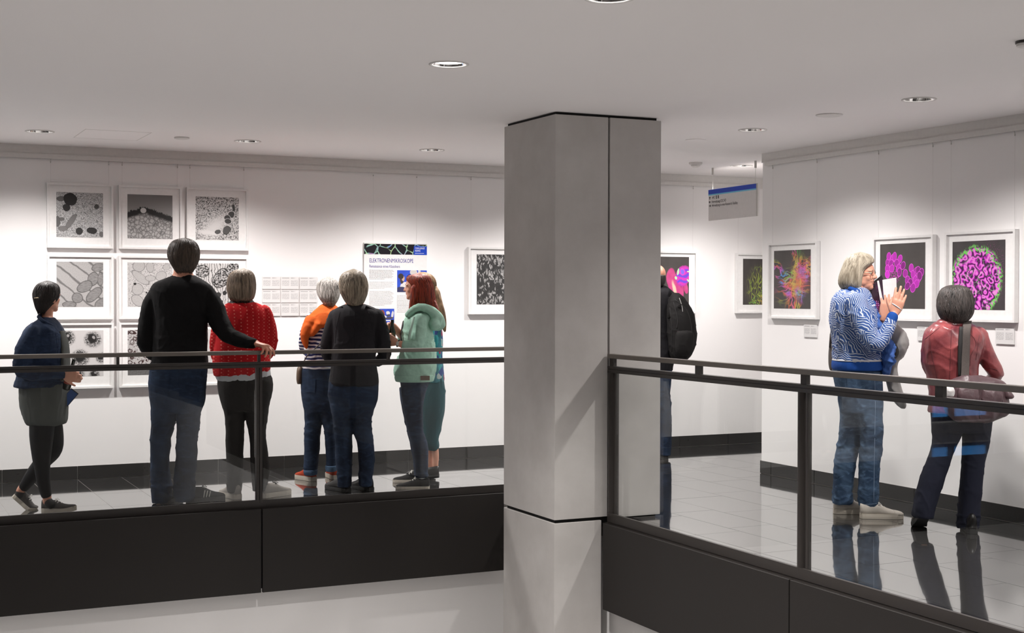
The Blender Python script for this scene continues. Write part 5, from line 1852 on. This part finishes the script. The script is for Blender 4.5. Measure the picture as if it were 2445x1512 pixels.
p.loft(jn, [(965, 840, 897, .115), (1000, 843, 887, .10), (1017, 844, 887, .092), (1037, 846, 889, .086), (1056, 853, 892, .082), (1096, 857, 894, .078), (1136, 858, 890, .074), (1161, 859, 889, .074)], core=.6)
jn_o = fuse(jn, .008, 3, 'jeans', M['jeans_dark'], p.root, folds(.004, 16, 1, 12, ((.50, .12, .004, 75), (.10, .08, .005, 90))))
p.seam(jo, [(846, 745), (845, 800), (845, 860), (845, 912)], .0018); p.seam(jo, [(812, 745), (804, 780), (800, 820)], .0016); p.seam(jo, [(880, 745), (888, 780), (894, 820)], .0016)
p.shoe((832, 1176), 130, M['blackleather'], M['rubber'], L=.29, W=.105)
p.shoe((886, 1174), 124, M['blackleather'], M['rubber'], L=.29, W=.105)
p.body(M['skin2'], .007)

# --- 7 woman in teal (stands behind the red-haired woman)
p = Person('woman with a long light brown ponytail and teal trousers behind the red-haired woman', (1035, 1143))
p.head(1008, 687, 0, .205, 172, 0, neck=[(1012, 705, 0, 13), (1014, 728, 0, 14), (1015, 742, 0, 20)])
def tail_(hb):
    p.limb(hb, [(1030, 680, 0, 8), (1041, 698, -.03, 9), (1050, 730, -.05, 10), (1058, 765, -.06, 8), (1062, 790, -.06, 3)])
hair = p.hair([(652, 1000, 1020, .04), (658, 988, 1032, .08), (670, 982, 1040, .10), (688, 982, 1042, .10), (702, 990, 1040, .09), (712, 1002, 1034, .06)], M['hair_light'], 6, .004, 70, 6, 240, 1.01, .1, 2, tail_)
MB().tube([p.pt(1030 + 7 * math.cos(a), 686 + 5 * math.sin(a), -.02 + .03 * math.sin(a)) for a in np.linspace(0, 6.28, 13)], .006, 8).build('hair_tie', M['teal'], hair)
jk = MB()
p.loft(jk, [(738, 998, 1036, .08), (750, 990, 1046, .12), (775, 986, 1054, .15), (810, 988, 1058, .15), (850, 992, 1057, .15), (880, 995, 1059, .15), (912, 992, 1060, .15)], core=.78)
p.limb(jk, [(1020, 765, -.15, 15), (1024, 805, -.17, 14), (1016, 835, -.17, 12)], core=.66)
fuse(jk, .008, 3, 'patterned_top', M['scarfpat'], p.root, folds(.006, 18, .6, 13))
tr = MB()
p.loft(tr, [(900, 992, 1060, .14), (940, 996, 1063, .145), (985, 1002, 1061, .14), (1017, 1006, 1054, .12), (1045, 1009, 1046, .10), (1062, 1014, 1048, .09), (1074, 1024, 1047, .065)], core=.6)
fuse(tr, .008, 3, 'trousers', M['teal'], p.root, folds(.008, 12, .35, 14))
p.limb(p.core, [(1038, 1060, -.03, 8), (1040, 1090, -.03, 8), (1039, 1125, -.03, 6.5)]); p.limb(p.core, [(1026, 1060, .05, 8), (1028, 1090, .05, 8), (1028, 1122, .05, 6.5)])
p.shoe((1049, 1146), 182, M['blackleather'], M['rubber'], L=.235, W=.088, collar=.07, lift=.018)
p.shoe((1040, 1139), 176, M['blackleather'], M['rubber'], L=.235, W=.088, collar=.07, lift=.018)
p.body(M['skin'], .007)

# --- 6 red-haired woman in the mint hoodie
p = Person('woman with long red hair in a mint green hoodie holding a bottle', (990, 1165))
p.head(993, 686, 0, .196, 176, 0, neck=[(1000, 702, 0, 14), (1002, 722, 0, 15), (1003, 742, 0, 22)])
p.face_parts(M['lip'], M['brow_dark'])
def fringe_(hb):
    p.limb(hb, [(990, 690, -.08, 9), (986, 712, -.09, 7), (981, 735, -.10, 5), (978, 752, -.10, 2)])
    p.limb(hb, [(1028, 720, -.03, 12), (1040, 740, -.06, 8), (1047, 758, -.07, 3)])
p.hair([(655, 990, 1010, .03), (659, 976, 1022, .07), (666, 971, 1028, .09), (674, 975, 1031, .098), (684, 982, 1034, .102), (700, 985, 1037, .102), (718, 985, 1040, .098), (732, 985, 1043, .085), (745, 990, 1047, .06, -.01), (752, 1010, 1050, .035, -.03)], M['hair_red'], 7, .004, 85, 4, 460, 1.015, .08, 7, fringe_)
jk = MB()
p.loft(jk, [(740, 985, 1032, .10), (748, 976, 1034, .13), (760, 967, 1034, .155), (779, 963, 1032, .165), (800, 961, 1034, .165), (825, 958, 1038, .165), (845, 954, 1041, .165), (860, 946, 1042, .168), (882, 941, 1042, .168), (897, 941, 1039, .166)], core=.76)
p.limb(jk, [(1000, 766, -.155, 17), (1001, 798, -.18, 17), (996, 821, -.19, 15.5), (982, 826, -.20, 13), (969, 824, -.20, 11)], core=.6)
p.limb(jk, [(990, 768, .155, 17), (985, 800, .17, 16), (972, 815, .15, 13), (958, 805, .10, 10)], core=.6)
fuse(jk, .008, 3, 'hoodie', M['mint'], p.root, folds(.006, 18, 1, 15, ((1.12, .10, .004, 90),)))
wb = MB(); p.loft(wb, [(893, 943, 1040, .166), (902, 942, 1038, .168), (911, 945, 1035, .164)])
fuse(wb, .007, 1, 'waistband', M['mint'], p.root)
MB().obox(p.pt(1015, 903, -.165), RGT * .034, FWD * .003, UPV * .017).build('leather_patch', M['brownleather'], p.root)
hd = MB()
p.limb(hd, [(975, 752, -.11, 7), (988, 739, -.135, 9), (1008, 734, -.14, 10), (1030, 742, -.11, 12), (1043, 760, -.05, 15), (1046, 775, .0, 17), (1040, 765, .07, 14), (1015, 745, .12, 10), (985, 745, .11, 8)])
p.blob(hd, 1037, 772, -.04, 17, 19, .10, -20)
fuse(hd, .008, 3, 'hood', M['mint'], p.root, folds(.006, 16, 1, 16))
MB().tube([p.pt(*z) for z in ((988, 757, -.215), (984, 775, -.225), (979, 795, -.235), (976, 812, -.232))], .010, 8).build('sleeve_stripe', M['mintlight'], p.root, smooth=True)
sv = MB(); p.loft(sv, [(765, 962, 975, .05), (790, 957, 972, .06), (812, 956, 972, .06), (835, 957, 970, .06)])
fuse(sv, .008, 2, 'undershirt', M['black'], p.root)
jn = MB()
p.loft(jn, [(900, 950, 1032, .15), (915, 956, 1024, .145), (937, 957, 1017, .14)], core=.7)
for v_, dx in ((-.07, 0), (.07, -3)):
    p.loft(jn, [(925, 956 + dx, 1020 + dx, .085, v_), (957, 960 + dx, 1012 + dx, .08, v_), (977, 963 + dx, 1010 + dx, .078, v_), (1017, 972 + dx, 1010 + dx, .068, v_), (1037, 976 + dx, 1013 + dx, .062, v_), (1056, 981 + dx, 1020 + dx, .062, v_), (1076, 985 + dx, 1023 + dx, .06, v_), (1096, 989 + dx, 1023 + dx, .055, v_), (1120, 991 + dx, 1022 + dx, .05, v_), (1140, 993 + dx, 1022 + dx, .048, v_)], core=.6)
fuse(jn, .008, 3, 'jeans', M['jeans_dark'], p.root, folds(.0025, 18, 1, 17, ((.45, .10, .003, 95), (.10, .06, .004, 110))))
sk = MB(); p.limb(sk, [(1008, 1138, -.07, 12), (1009, 1152, -.07, 13)]); p.limb(sk, [(1005, 1134, .07, 12), (1005, 1146, .07, 13)])
fuse(sk, .007, 1, 'socks', M['whitecotton'], p.root)
p.shoe((1026, 1169), 181, M['shoeblack'], M['cream'], L=.255, W=.092, sole=.026, laces=M['whitelace'], collar=.066)
p.shoe((1016, 1153), 178, M['shoeblack'], M['cream'], L=.255, W=.092, sole=.026, laces=M['whitelace'], collar=.066)
p.limb(p.core, [(976, 825, -.20, 8.5), (958, 822, -.19, 8), (948, 819, -.18, 7)])
p.limb(p.core, [(968, 812, .13, 8), (955, 800, .06, 7.5), (948, 792, .0, 7)])
p.hand(p.pt(948, 819, -.18), dirv(172, 28), (FWD * .8 + UPV * .2), 1, .165, (40, 50, 35), 3, (50, 30))
p.hand(p.pt(950, 790, -.0), dirv(188, 32), (-FWD * .8 + UPV * .1), -1, .165, (42, 50, 35), 3, (50, 30))
wm = MB()
c0 = p.pt(951, 820, -.18); ax = dirv(172, 20); sd = np.cross(ax, UPV); up = np.cross(sd, ax)
wm.tube([c0 + (sd * math.cos(a) + up * math.sin(a)) * .026 for a in np.linspace(0, 2 * math.pi, 17)], .006, 8)
wo = wm.build('watch_strap', M['black'], p.root, smooth=True)
MB().ball(c0 - FWD * .026, .017, .006, .017, None, 16, 8).build('watch_face', M['alu'], wo, smooth=True)
p.body(M['skin'], .0055)
a, b = p.pt(934, 822, -.10), p.pt(937, 764, -.08)
t = thing('bottle', 'dark green bottle held by the red-haired woman', 'bottle', tuple(a))
ax = b - a
MB().tube([a + ax * u for u, r in ((0, .026), (.05, .029), (.5, .029), (.66, .018), (.76, .0125), (.97, .0125), (1, .014))], [.026, .029, .029, .018, .0125, .0125, .014], 16).build('glass_body', M['bottle'], t, smooth=True)
MB().tube([a + ax * .18, a + ax * .45], [.0295, .0295], 16, False).build('paper_label', plain('olive_label', (.10, .09, .05), .6), t, smooth=True)

# --- 8 bald man with the backpack
p = Person('bald man with a black backpack half hidden behind the pillar', (1588, 1096))
p.head(1568, 662, 0, .222, 104, 0, neck=[(1567, 676, -.01, 18), (1566, 690, -.01, 18), (1565, 705, 0, 26)])
hb = MB()
p.loft(hb, [(657, 1547, 1589, .075, -.035), (666, 1547, 1590, .08, -.035), (676, 1549, 1588, .07, -.04), (684, 1552, 1584, .055, -.045)])
fuse(hb, .006, 2, 'hair', M['hair_dark'], p.root, strands(.002, 8))
jk = MB()
p.loft(jk, [(683, 1546, 1588, .07), (690, 1530, 1600, .10), (702, 1518, 1610, .13), (740, 1514, 1611, .145), (800, 1514, 1608, .145), (850, 1516, 1610, .145), (884, 1520, 1606, .14)], core=.8)
p.limb(jk, [(1600, 710, 0, 16), (1606, 760, .03, 16), (1607, 810, .06, 15), (1600, 850, .12, 13), (1588, 872, .22, 10)], core=.66)
p.limb(jk, [(1522, 710, 0, 16), (1514, 770, .02, 16), (1514, 820, .06, 14), (1530, 855, .15, 12)], core=.66)
fuse(jk, .009, 3, 'jacket', M['jacketdark'], p.root, folds(.005, 14, 1, 18))
jn = MB()
p.loft(jn, [(876, 1524, 1606, .12), (900, 1526, 1603, .13), (940, 1530, 1600, .13), (975, 1534, 1601, .12)], core=.8)
p.loft(jn, [(950, 1562, 1601, .11), (985, 1567, 1602, .10), (1000, 1569, 1603, .09), (1040, 1571, 1603, .082), (1067, 1572, 1602, .08), (1087, 1574, 1601, .078)], core=.6)
p.loft(jn, [(950, 1530, 1567, .11), (985, 1531, 1564, .10), (1040, 1531, 1562, .082), (1087, 1531, 1560, .078)], core=.6)
fuse(jn, .009, 3, 'jeans', M['jeans_dark'], p.root, folds(.004, 15, 1, 19, ((.5, .12, .004, 80),)))
p.shoe((1588, 1098), 98, M['shoeblack'], M['rubber'], L=.29, W=.105)
p.shoe((1546, 1096), 100, M['shoeblack'], M['rubber'], L=.29, W=.105)
p.body(M['skin2'], .007)
q = p.pt(1628, 780, -.1)
t = thing('backpack', 'bulging black backpack on the back of the bald man', 'backpack', tuple(q))
bp = MB()
p.loft(bp, [(700, 1606, 1622, .05, -.12), (712, 1598, 1634, .09, -.13), (735, 1593, 1650, .11, -.14), (760, 1592, 1660, .12, -.15), (800, 1594, 1663, .125, -.15), (830, 1597, 1660, .115, -.15), (850, 1600, 1650, .10, -.14), (860, 1606, 1641, .07, -.13)])
pk = fuse(bp, .009, 3, 'pack', M['pack'], t, folds(.006, 14, 1, 20))
for pl in ([(1612, 716), (1640, 742), (1652, 790), (1648, 835)], [(1600, 735), (1604, 780), (1604, 840)], [(1608, 722), (1618, 760), (1616, 785)]):
    p.seam(pk, pl, .004, M['black'], 'zip')
p.seam(pk, [(1622, 712), (1628, 730), (1630, 745)], .003, M['alu'], 'zip_pull')
fp = MB(); p.loft(fp, [(790, 1618, 1652, .03, -.27), (800, 1612, 1657, .05, -.27), (835, 1612, 1655, .05, -.265), (850, 1616, 1646, .03, -.25)])
fuse(fp, .009, 3, 'front_pocket', M['pack'], t, folds(.004, 14, 1, 21))
for zz in (((1598, 697, .02), (1606, 700, -.08), (1616, 712, -.18), (1622, 735, -.25)), ((1596, 700, -.05), (1600, 730, -.17), (1598, 760, -.22))):
    MB().tube([p.pt(*z) for z in zz], .014, 8).build('strap', M['pack'], t, smooth=True)

# --- 9 blond woman gesturing
p = Person('blond woman with glasses in a blue swirl-patterned jacket raising her hand', (2060, 1232))
p.head(2055, 654, 0, .222, -27, 1, neck=[(2048, 676, 0, 20), (2043, 696, 0, 21), (2040, 712, 0, 30)])
p.face_parts(M['lip'], M['brow_grey'], True)
z = p.hs
gl = MB()
for s in (-1, 1):
    c0 = np.array((s * .155, .40, .0))
    gl.tube([p.hq(c0 + np.array((.115 * math.cos(a), -.03 * abs(math.cos(a)), .075 * math.sin(a)))) for a in np.linspace(0, 2 * math.pi, 21)], .0016, 6)
    gl.tube([p.hq((s * .27, .37, .03)), p.hq((s * .335, .20, .03)), p.hq((s * .35, .0, .01))], .0016, 6)
gl.tube([p.hq((-.045, .42, .01)), p.hq((0, .45, .03)), p.hq((.045, .42, .01))], .0016, 6)
gl.build('spectacles', M['gold'], p.root)
p.hair([(605, 2044, 2064, .04), (609, 2031, 2075, .08), (617, 2023, 2082, .10), (626, 2018, 2084, .108), (634, 2015, 2074, .112), (645, 2011, 2062, .114), (660, 2006, 2057, .114), (674, 2004, 2055, .11), (684, 2007, 2054, .10), (690, 2014, 2052, .085)], M['hair_blond'], 9, .0035, 80, 3, 480, 1.012, .05, 5)
jk = MB()
p.loft(jk, [(688, 2014, 2066, .10), (697, 2001, 2074, .14), (712, 1990, 2080, .17), (730, 1985, 2087, .185), (755, 1983, 2094, .19), (785, 1985, 2099, .19), (823, 1990, 2102, .188), (850, 1991, 2105, .186), (864, 1992, 2106, .184)], core=.78)
p.limb(jk, [(2044, 722, -.165, 26), (2054, 760, -.20, 26), (2072, 800, -.23, 24), (2090, 820, -.24, 21.5), (2108, 806, -.235, 19), (2120, 784, -.225, 16.5), (2127, 768, -.215, 14)], core=.6)
p.limb(jk, [(2056, 722, .165, 25), (2072, 765, .18, 24), (2090, 800, .15, 20), (2104, 785, .05, 16), (2108, 768, -.02, 13)], core=.6)
jo = fuse(jk, .008, 3, 'jacket', M['swirl'], p.root, folds(.006, 13, 1, 22, ((1.10, .10, .004, 60),)))
hm_ = MB(); p.loft(hm_, [(858, 1990, 2106, .186), (868, 1988, 2107, .189), (878, 1988, 2107, .188), (883, 1990, 2106, .184)])
fuse(hm_, .007, 2, 'waistband', M['bluetrim'], p.root)
wl = MB(); p.loft(wl, [(857, 1990, 2106, .190), (861, 1989, 2107, .1915)])
wl.build('waist_piping', M['whitecotton'], p.root, smooth=True)
cu = MB(); p.limb(cu, [(2126, 770, -.215, 13.5), (2131, 757, -.21, 13)])
fuse(cu, .006, 1, 'cuff', M['bluetrim'], p.root)
c0, c1 = p.pt(2124, 776, -.217), p.pt(2131, 757, -.21); ax = (c1 - c0) / np.linalg.norm(c1 - c0); sd = np.cross(ax, FWD); sd /= np.linalg.norm(sd); up = np.cross(sd, ax)
MB().tube([c0 + (sd * math.cos(a) + up * math.sin(a)) * .040 for a in np.linspace(0, 2 * math.pi, 21)], .004, 6).build('cuff_piping', M['whitecotton'], p.root, smooth=True)
cl = MB(); p.limb(cl, [(2030, 690, -.10, 6), (2048, 696, -.105, 6), (2066, 706, -.07, 6), (2074, 716, -.02, 4)])
fuse(cl, .006, 1, 'collar', M['bluetrim'], p.root)
wc = MB(); p.limb(wc, [(2052, 690, -.075, 5), (2064, 699, -.06, 6), (2072, 708, -.03, 4)])
fuse(wc, .006, 1, 'shirt_collar', M['whitecotton'], p.root)
sc = MB()
p.limb(sc, [(2070, 704, -.05, 8), (2082, 730, -.08, 9), (2092, 765, -.10, 10), (2100, 800, -.10, 12)])
p.loft(sc, [(790, 2094, 2110, .05, -.10), (812, 2098, 2126, .07, -.10), (832, 2100, 2135, .08, -.10), (858, 2102, 2132, .08, -.10), (878, 2104, 2124, .06, -.10), (893, 2107, 2118, .03, -.10)])
fuse(sc, .007, 2, 'scarf', M['scarfblue'], p.root, folds(.016, 26, 1.2, 23))
jn = MB()
p.loft(jn, [(862, 1993, 2102, .15), (884, 1989, 2104, .158), (906, 1992, 2105, .158), (937, 2000, 2106, .152), (960, 2004, 2106, .145), (985, 2007, 2106, .135)], core=.8)
p.loft(jn, [(950, 2002, 2066, .10, .05), (990, 2006, 2062, .09, .055), (1020, 2006, 2060, .085, .06), (1045, 2003, 2056, .08, .06), (1067, 1999, 2051, .077, .06), (1089, 1995, 2046, .075, .06), (1115, 1992, 2042, .072, .06), (1141, 1991, 2038, .07, .06), (1167, 1990, 2035, .068, .06), (1190, 1988, 2033, .068, .06), (1202, 1988, 2033, .066, .06)], core=.6)
p.loft(jn, [(950, 2046, 2106, .10, -.06), (990, 2050, 2106, .09, -.065), (1020, 2054, 2107, .085, -.07), (1045, 2056, 2106, .08, -.07), (1067, 2055, 2104, .077, -.07), (1089, 2054, 2102, .075, -.07), (1115, 2052, 2100, .072, -.07), (1141, 2051, 2098, .07, -.07), (1167, 2050, 2098, .068, -.07), (1190, 2050, 2097, .068, -.07), (1209, 2051, 2096, .066, -.07)], core=.6)
jb = fuse(jn, .008, 3, 'jeans', M['jeans_mid'], p.root, folds(.004, 16, 1, 24, ((.46, .16, .005, 70), (.12, .08, .006, 80))))
p.patch(jb, [(2022, 893), (2048, 896), (2046, 932), (2024, 930)], M['jeans_mid'])
M['stitch'] = plain('pale_seam_thread', (.22, .30, .42), .8)
p.seam(jb, [(2088, 900), (2090, 960), (2089, 1020), (2088, 1080), (2087, 1140), (2086, 1200)], .0016, M['stitch']); p.seam(jb, [(2052, 1203), (2075, 1205), (2095, 1202)], .0014, M['stitch'])
p.shoe((2053, 1238), -3, M['shoewhite'], M['cream'], L=.280, W=.10, sole=.034, collar=.074, laces=M['whitelace'], m_toe=M['shoewhite'])
p.shoe((1990, 1227), 1, M['shoewhite'], M['cream'], L=.280, W=.10, sole=.034, collar=.074, laces=M['whitelace'], m_toe=M['shoewhite'])
p.limb(p.core, [(2128, 766, -.21, 10.5), (2134, 752, -.205, 10)])
p.hand(p.pt(2135, 751, -.205), RGT * .30 + UPV * .95 - FWD * .05, FWD * .95 + RGT * .1, 1, .185, (5, 8, 6), 3.5, (38, 8), fcurl=[(8, 10, 8), (2, 6, 5), (4, 8, 6), (6, 10, 6)], flen=1.16)
p.limb(p.core, [(2107, 772, -.02, 10), (2109, 758, -.05, 9.5)])
p.hand(p.pt(2109, 757, -.06), RGT * .22 + UPV * .97, FWD, -1, .175, (12, 20, 15), 5, (30, 20))
c0 = p.pt(2141, 733, -.205); ax = RGT * .30 + UPV * .95; ax /= np.linalg.norm(ax); sd = np.cross(ax, FWD); sd /= np.linalg.norm(sd)
MB().tube([c0 + sd * math.cos(a) * .037 - FWD * math.sin(a) * .019 + ax * math.cos(a) * .012 for a in np.linspace(0, 2 * math.pi, 21)], .004, 6).build('bracelet', M['whitecotton'], p.root, smooth=True)
p.body(M['skin'], .0045)
# brochure in her far hand
q = p.pt(2108, 720, .0)
t = thing('brochure', 'open brochure with white page and dark cover held by the blond woman', 'brochure', tuple(q))
def sheet(name, cs, m, bend=.015, th=.0012):
    A, B, Cc, Dd = [p.pt(*c) for c in cs]
    mb = MB(); rings = []
    for k in range(9):
        u = k / 8
        off = FWD * bend * math.sin(math.pi * u)
        a = A + (B - A) * u + off; b = Dd + (Cc - Dd) * u + off
        rings.append([a - FWD * th, b - FWD * th, b + FWD * th, a + FWD * th])
    return mb.rings(rings).build(name, m, t, smooth=False)
bm_ = NT('brochure_cover', .35)
v = bm_.coord()
dd = bm_.vor(v, 75, 'F1', .3)
bm_.color(bm_.mix(bm_.math('MULTIPLY', bm_.ramp(dd, [(0.22, 1.0), (0.34, 0.0)]), bm_.step(bm_.noise(v, 14, 1), .45, .6)), bm_.mix(bm_.step(bm_.noise(v, 10, 1), .5, .62), (.022, .006, .018), (.10, .012, .085)), (.60, .20, .58)))
sheet('cover', [(2071, 694, -.01), (2106, 660, .03), (2112, 735, .02), (2096, 749, -.01)], bm_.m, .0)
sheet('page', [(2094, 671, .012), (2140, 663, .03), (2141, 702, .03), (2106, 746, .0)], plain('white_page', (.80, .78, .78), .6), .02)
sheet('dark_page', [(2084, 674, .022), (2105, 657, .034), (2109, 668, .036), (2088, 700, .026)], M['black'], .0)
# coat over her arm
q = p.pt(2135, 860, 0)
t = thing('coat', 'grey wool coat hanging over the arm of the blond woman', 'coat', tuple(q))
cb_ = MB()
p.loft(cb_, [(752, 2106, 2124, .06, .02), (772, 2106, 2140, .10, .02), (798, 2108, 2158, .11, .02), (822, 2112, 2166, .11, .02), (840, 2114, 2158, .10, .02), (862, 2112, 2142, .09, .03), (885, 2112, 2140, .08, .03), (912, 2117, 2149, .07, .03), (945, 2126, 2158, .05, .03), (966, 2138, 2162, .03, .03), (976, 2150, 2162, .015, .03)])
fuse(cb_, .008, 3, 'cloth', M['coatgrey'], t, folds(.012, 12, .6, 25))
ln = MB(); p.loft(ln, [(822, 2112, 2140, .04, -.075), (840, 2114, 2146, .05, -.06), (856, 2116, 2140, .04, -.05)])
fuse(ln, .008, 2, 'lining', M['black'], t)
q = p.pt(1985, 850, .1)
t = thing('shoulder_bag', 'dark bag strap and bag behind the back of the blond woman', 'bag', tuple(q))
MB().tube([p.pt(*z) for z in ((2010, 712, .12), (1994, 760, .16), (1985, 800, .14), (1983, 830, .10))], .011, 8).build('strap', M['strapweb'], t, smooth=True)
bb = MB(); p.loft(bb, [(820, 1982, 1996, .05, .12), (840, 1980, 2010, .08, .12), (870, 1980, 2015, .09, .12), (886, 1983, 2010, .07, .12)])
fuse(bb, .008, 2, 'pouch', M['strapweb'], t)

# --- 10 woman in the leather jacket
p = Person('woman with short dark hair in an oxblood leather jacket looking at the magenta picture', (2260, 1268))
p.head(2281, 727, 0, .222, 86, 10, neck=[(2279, 748, -.01, 22), (2276, 768, -.01, 24), (2274, 785, 0, 34)])
p.hair([(683, 2264, 2297, .05), (689, 2252, 2309, .085), (702, 2244, 2318, .105), (724, 2240, 2322, .115, -.005), (744, 2242, 2321, .11, -.015), (757, 2247, 2316, .095, -.02), (767, 2254, 2307, .075, -.03), (774, 2263, 2297, .05, -.035)], hair_mat('short_dark_greying_hair', (.010, .008, .007), (.070, .055, .050), 50, 14), 10, .005, 45, 14, 480, 1.015, .25, 5, rad=.0018)
jk = MB()
p.loft(jk, [(770, 2240, 2308, .085), (778, 2226, 2320, .105), (788, 2213, 2337, .13), (802, 2206, 2347, .145), (827, 2203, 2346, .155), (853, 2205, 2338, .155), (880, 2209, 2333, .15), (902, 2216, 2332, .148), (930, 2219, 2336, .15), (960, 2220, 2340, .155), (986, 2218, 2338, .155)], core=.8)
p.limb(jk, [(2334, 803, 0, 23), (2350, 838, -.01, 23), (2367, 870, -.01, 21), (2377, 892, .02, 19), (2366, 912, .10, 16), (2345, 925, .20, 13)], core=.66)
p.limb(jk, [(2222, 806, .03, 18), (2216, 845, .06, 18), (2222, 885, .14, 16), (2245, 905, .22, 13)], core=.66)
jo = fuse(jk, .008, 3, 'leather_jacket', M['leather'], p.root, folds(.007, 11, 1, 26))
M['seamdark'] = plain('dark_leather_seam', (.10, .020, .027), .5)
for pl in ([(2272, 782), (2270, 830), (2268, 880), (2266, 925)], [(2243, 782), (2224, 798), (2206, 812)], [(2219, 802), (2224, 840), (2232, 880), (2238, 910)], [(2300, 783), (2318, 800), (2326, 808)], [(2326, 808), (2330, 825), (2318, 850), (2316, 875)], [(2338, 800), (2334, 830), (2330, 860)], [(2352, 880), (2366, 880), (2382, 885)]):
    p.seam(jo, pl, .0014, M['seamdark'])
cl = MB(); p.loft(cl, [(762, 2246, 2302, .075), (768, 2238, 2308, .088), (778, 2234, 2312, .098), (781, 2236, 2310, .096)])
fuse(cl, .007, 2, 'collar', M['leather'], p.root)
tr = MB()
p.loft(tr, [(965, 2222, 2345, .14), (990, 2225, 2362, .148), (1010, 2227, 2366, .148), (1030, 2228, 2364, .14)], core=.8)
p.loft(tr, [(1000, 2227, 2306, .125), (1036, 2228, 2294, .108), (1062, 2227, 2283, .098), (1089, 2219, 2272, .09), (1115, 2209, 2263, .086), (1141, 2199, 2254, .084), (1167, 2191, 2246, .084), (1193, 2185, 2238, .086), (1216, 2180, 2231, .088), (1236, 2184, 2226, .085)], core=.55)
p.loft(tr, [(1000, 2294, 2367, .125), (1036, 2300, 2363, .108), (1062, 2301, 2358, .098), (1089, 2299, 2352, .092), (1115, 2298, 2348, .088), (1167, 2293, 2343, .086), (1219, 2289, 2338, .088), (1261, 2285, 2335, .09)], core=.55)
fuse(tr, .008, 3, 'trousers', M['jeans_navy'], p.root, folds(.004, 14, 1, 27, ((.10, .10, .006, 60),)))
p.shoe((2206, 1238), 84, M['blackleather'], M['rubber'], L=.25, W=.095, sole=.03, collar=.11, pitch=27, v=-.02)
p.shoe((2322, 1276), 80, M['blackleather'], M['rubber'], L=.25, W=.095, sole=.03, collar=.10)
p.body(M['skin'], .007)
q = p.pt(2330, 945, -.2)
t = thing('handbag', 'large plum brown leather shoulder bag of the woman in the leather jacket', 'bag', tuple(q))
bb = MB()
p.loft(bb, [(897, 2296, 2322, .03, -.20), (903, 2280, 2372, .045, -.205), (912, 2264, 2398, .058, -.21), (930, 2257, 2404, .064, -.21), (955, 2254, 2408, .066, -.21), (978, 2257, 2410, .066, -.21), (992, 2268, 2398, .06, -.21), (1003, 2280, 2372, .05, -.21), (1008, 2288, 2352, .04, -.21)], k=3.2)
bag = fuse(bb, .008, 3, 'bag_body', M['bagleather'], t, folds(.007, 13, .8, 28))
p.seam(bag, [(2262, 928), (2300, 921), (2350, 921), (2400, 928)], .003); p.seam(bag, [(2335, 925), (2338, 960), (2340, 1000)], .003); p.seam(bag, [(2390, 925), (2394, 960), (2392, 985)], .003)
gu = MB(); p.loft(gu, [(922, 2388, 2402, .03, -.22), (934, 2390, 2411, .05, -.22), (946, 2392, 2419, .06, -.22), (952, 2394, 2415, .05, -.22)]); p.loft(gu, [(968, 2380, 2408, .05, -.24), (980, 2384, 2413, .06, -.24), (994, 2376, 2400, .05, -.23)])
fuse(gu, .007, 2, 'gusset', M['bagleather'], t)
p.loft(bb, [(985, 2268, 2400, .07, -.22), (1004, 2276, 2390, .07, -.22), (1010, 2286, 2372, .05, -.22)]) if False else None
for (x0_, x1_, y0_, y1_) in ((2288, 2336, 925, 965), (2346, 2392, 930, 968)):
    fb = MB(); p.loft(fb, [(y0_, x0_, x1_, .014, -.268), (y0_ + 14, x0_ - 3, x1_ + 3, .02, -.272), (y1_ - 8, x0_, x1_, .02, -.272), (y1_, x0_ + 8, x1_ - 8, .012, -.268)], k=3.2)
    fuse(fb, .007, 2, 'pocket', M['bagleather'], t, folds(.006, 16, .8, 29))
sp = MB()
p.loft(sp, [(766, 2300, 2320, .012, -.03), (774, 2299, 2319, .012, -.10), (790, 2299, 2317, .010, -.15), (820, 2298, 2316, .008, -.165), (860, 2296, 2315, .008, -.175), (900, 2294, 2314, .008, -.20), (908, 2286, 2322, .010, -.21)], k=4)
sp.build('strap', M['strapweb'], t, smooth=True)
sp = MB()
p.loft(sp, [(780, 2291, 2300, .008, -.13), (820, 2288, 2298, .008, -.16), (860, 2287, 2297, .008, -.165), (905, 2288, 2296, .008, -.17)], k=4)
sp.build('strap', M['black'], t, smooth=True)
q = p.pt(2264, 935, -.3)
tb = MB(); p.loft(tb, [(923, 2252, 2276, .015, -.30), (934, 2251, 2281, .022, -.30), (947, 2256, 2278, .014, -.30)])
o = fuse(tb, .006, 2, 'tissue_pack', plain('white_foil', (.72, .70, .69), .35, nscale=60, namt=.3, bump=.4, bscale=60), None, folds(.004, 40, 1, 30))
tag(o, 'white crumpled pack sticking out of the leather bag', 'pack')
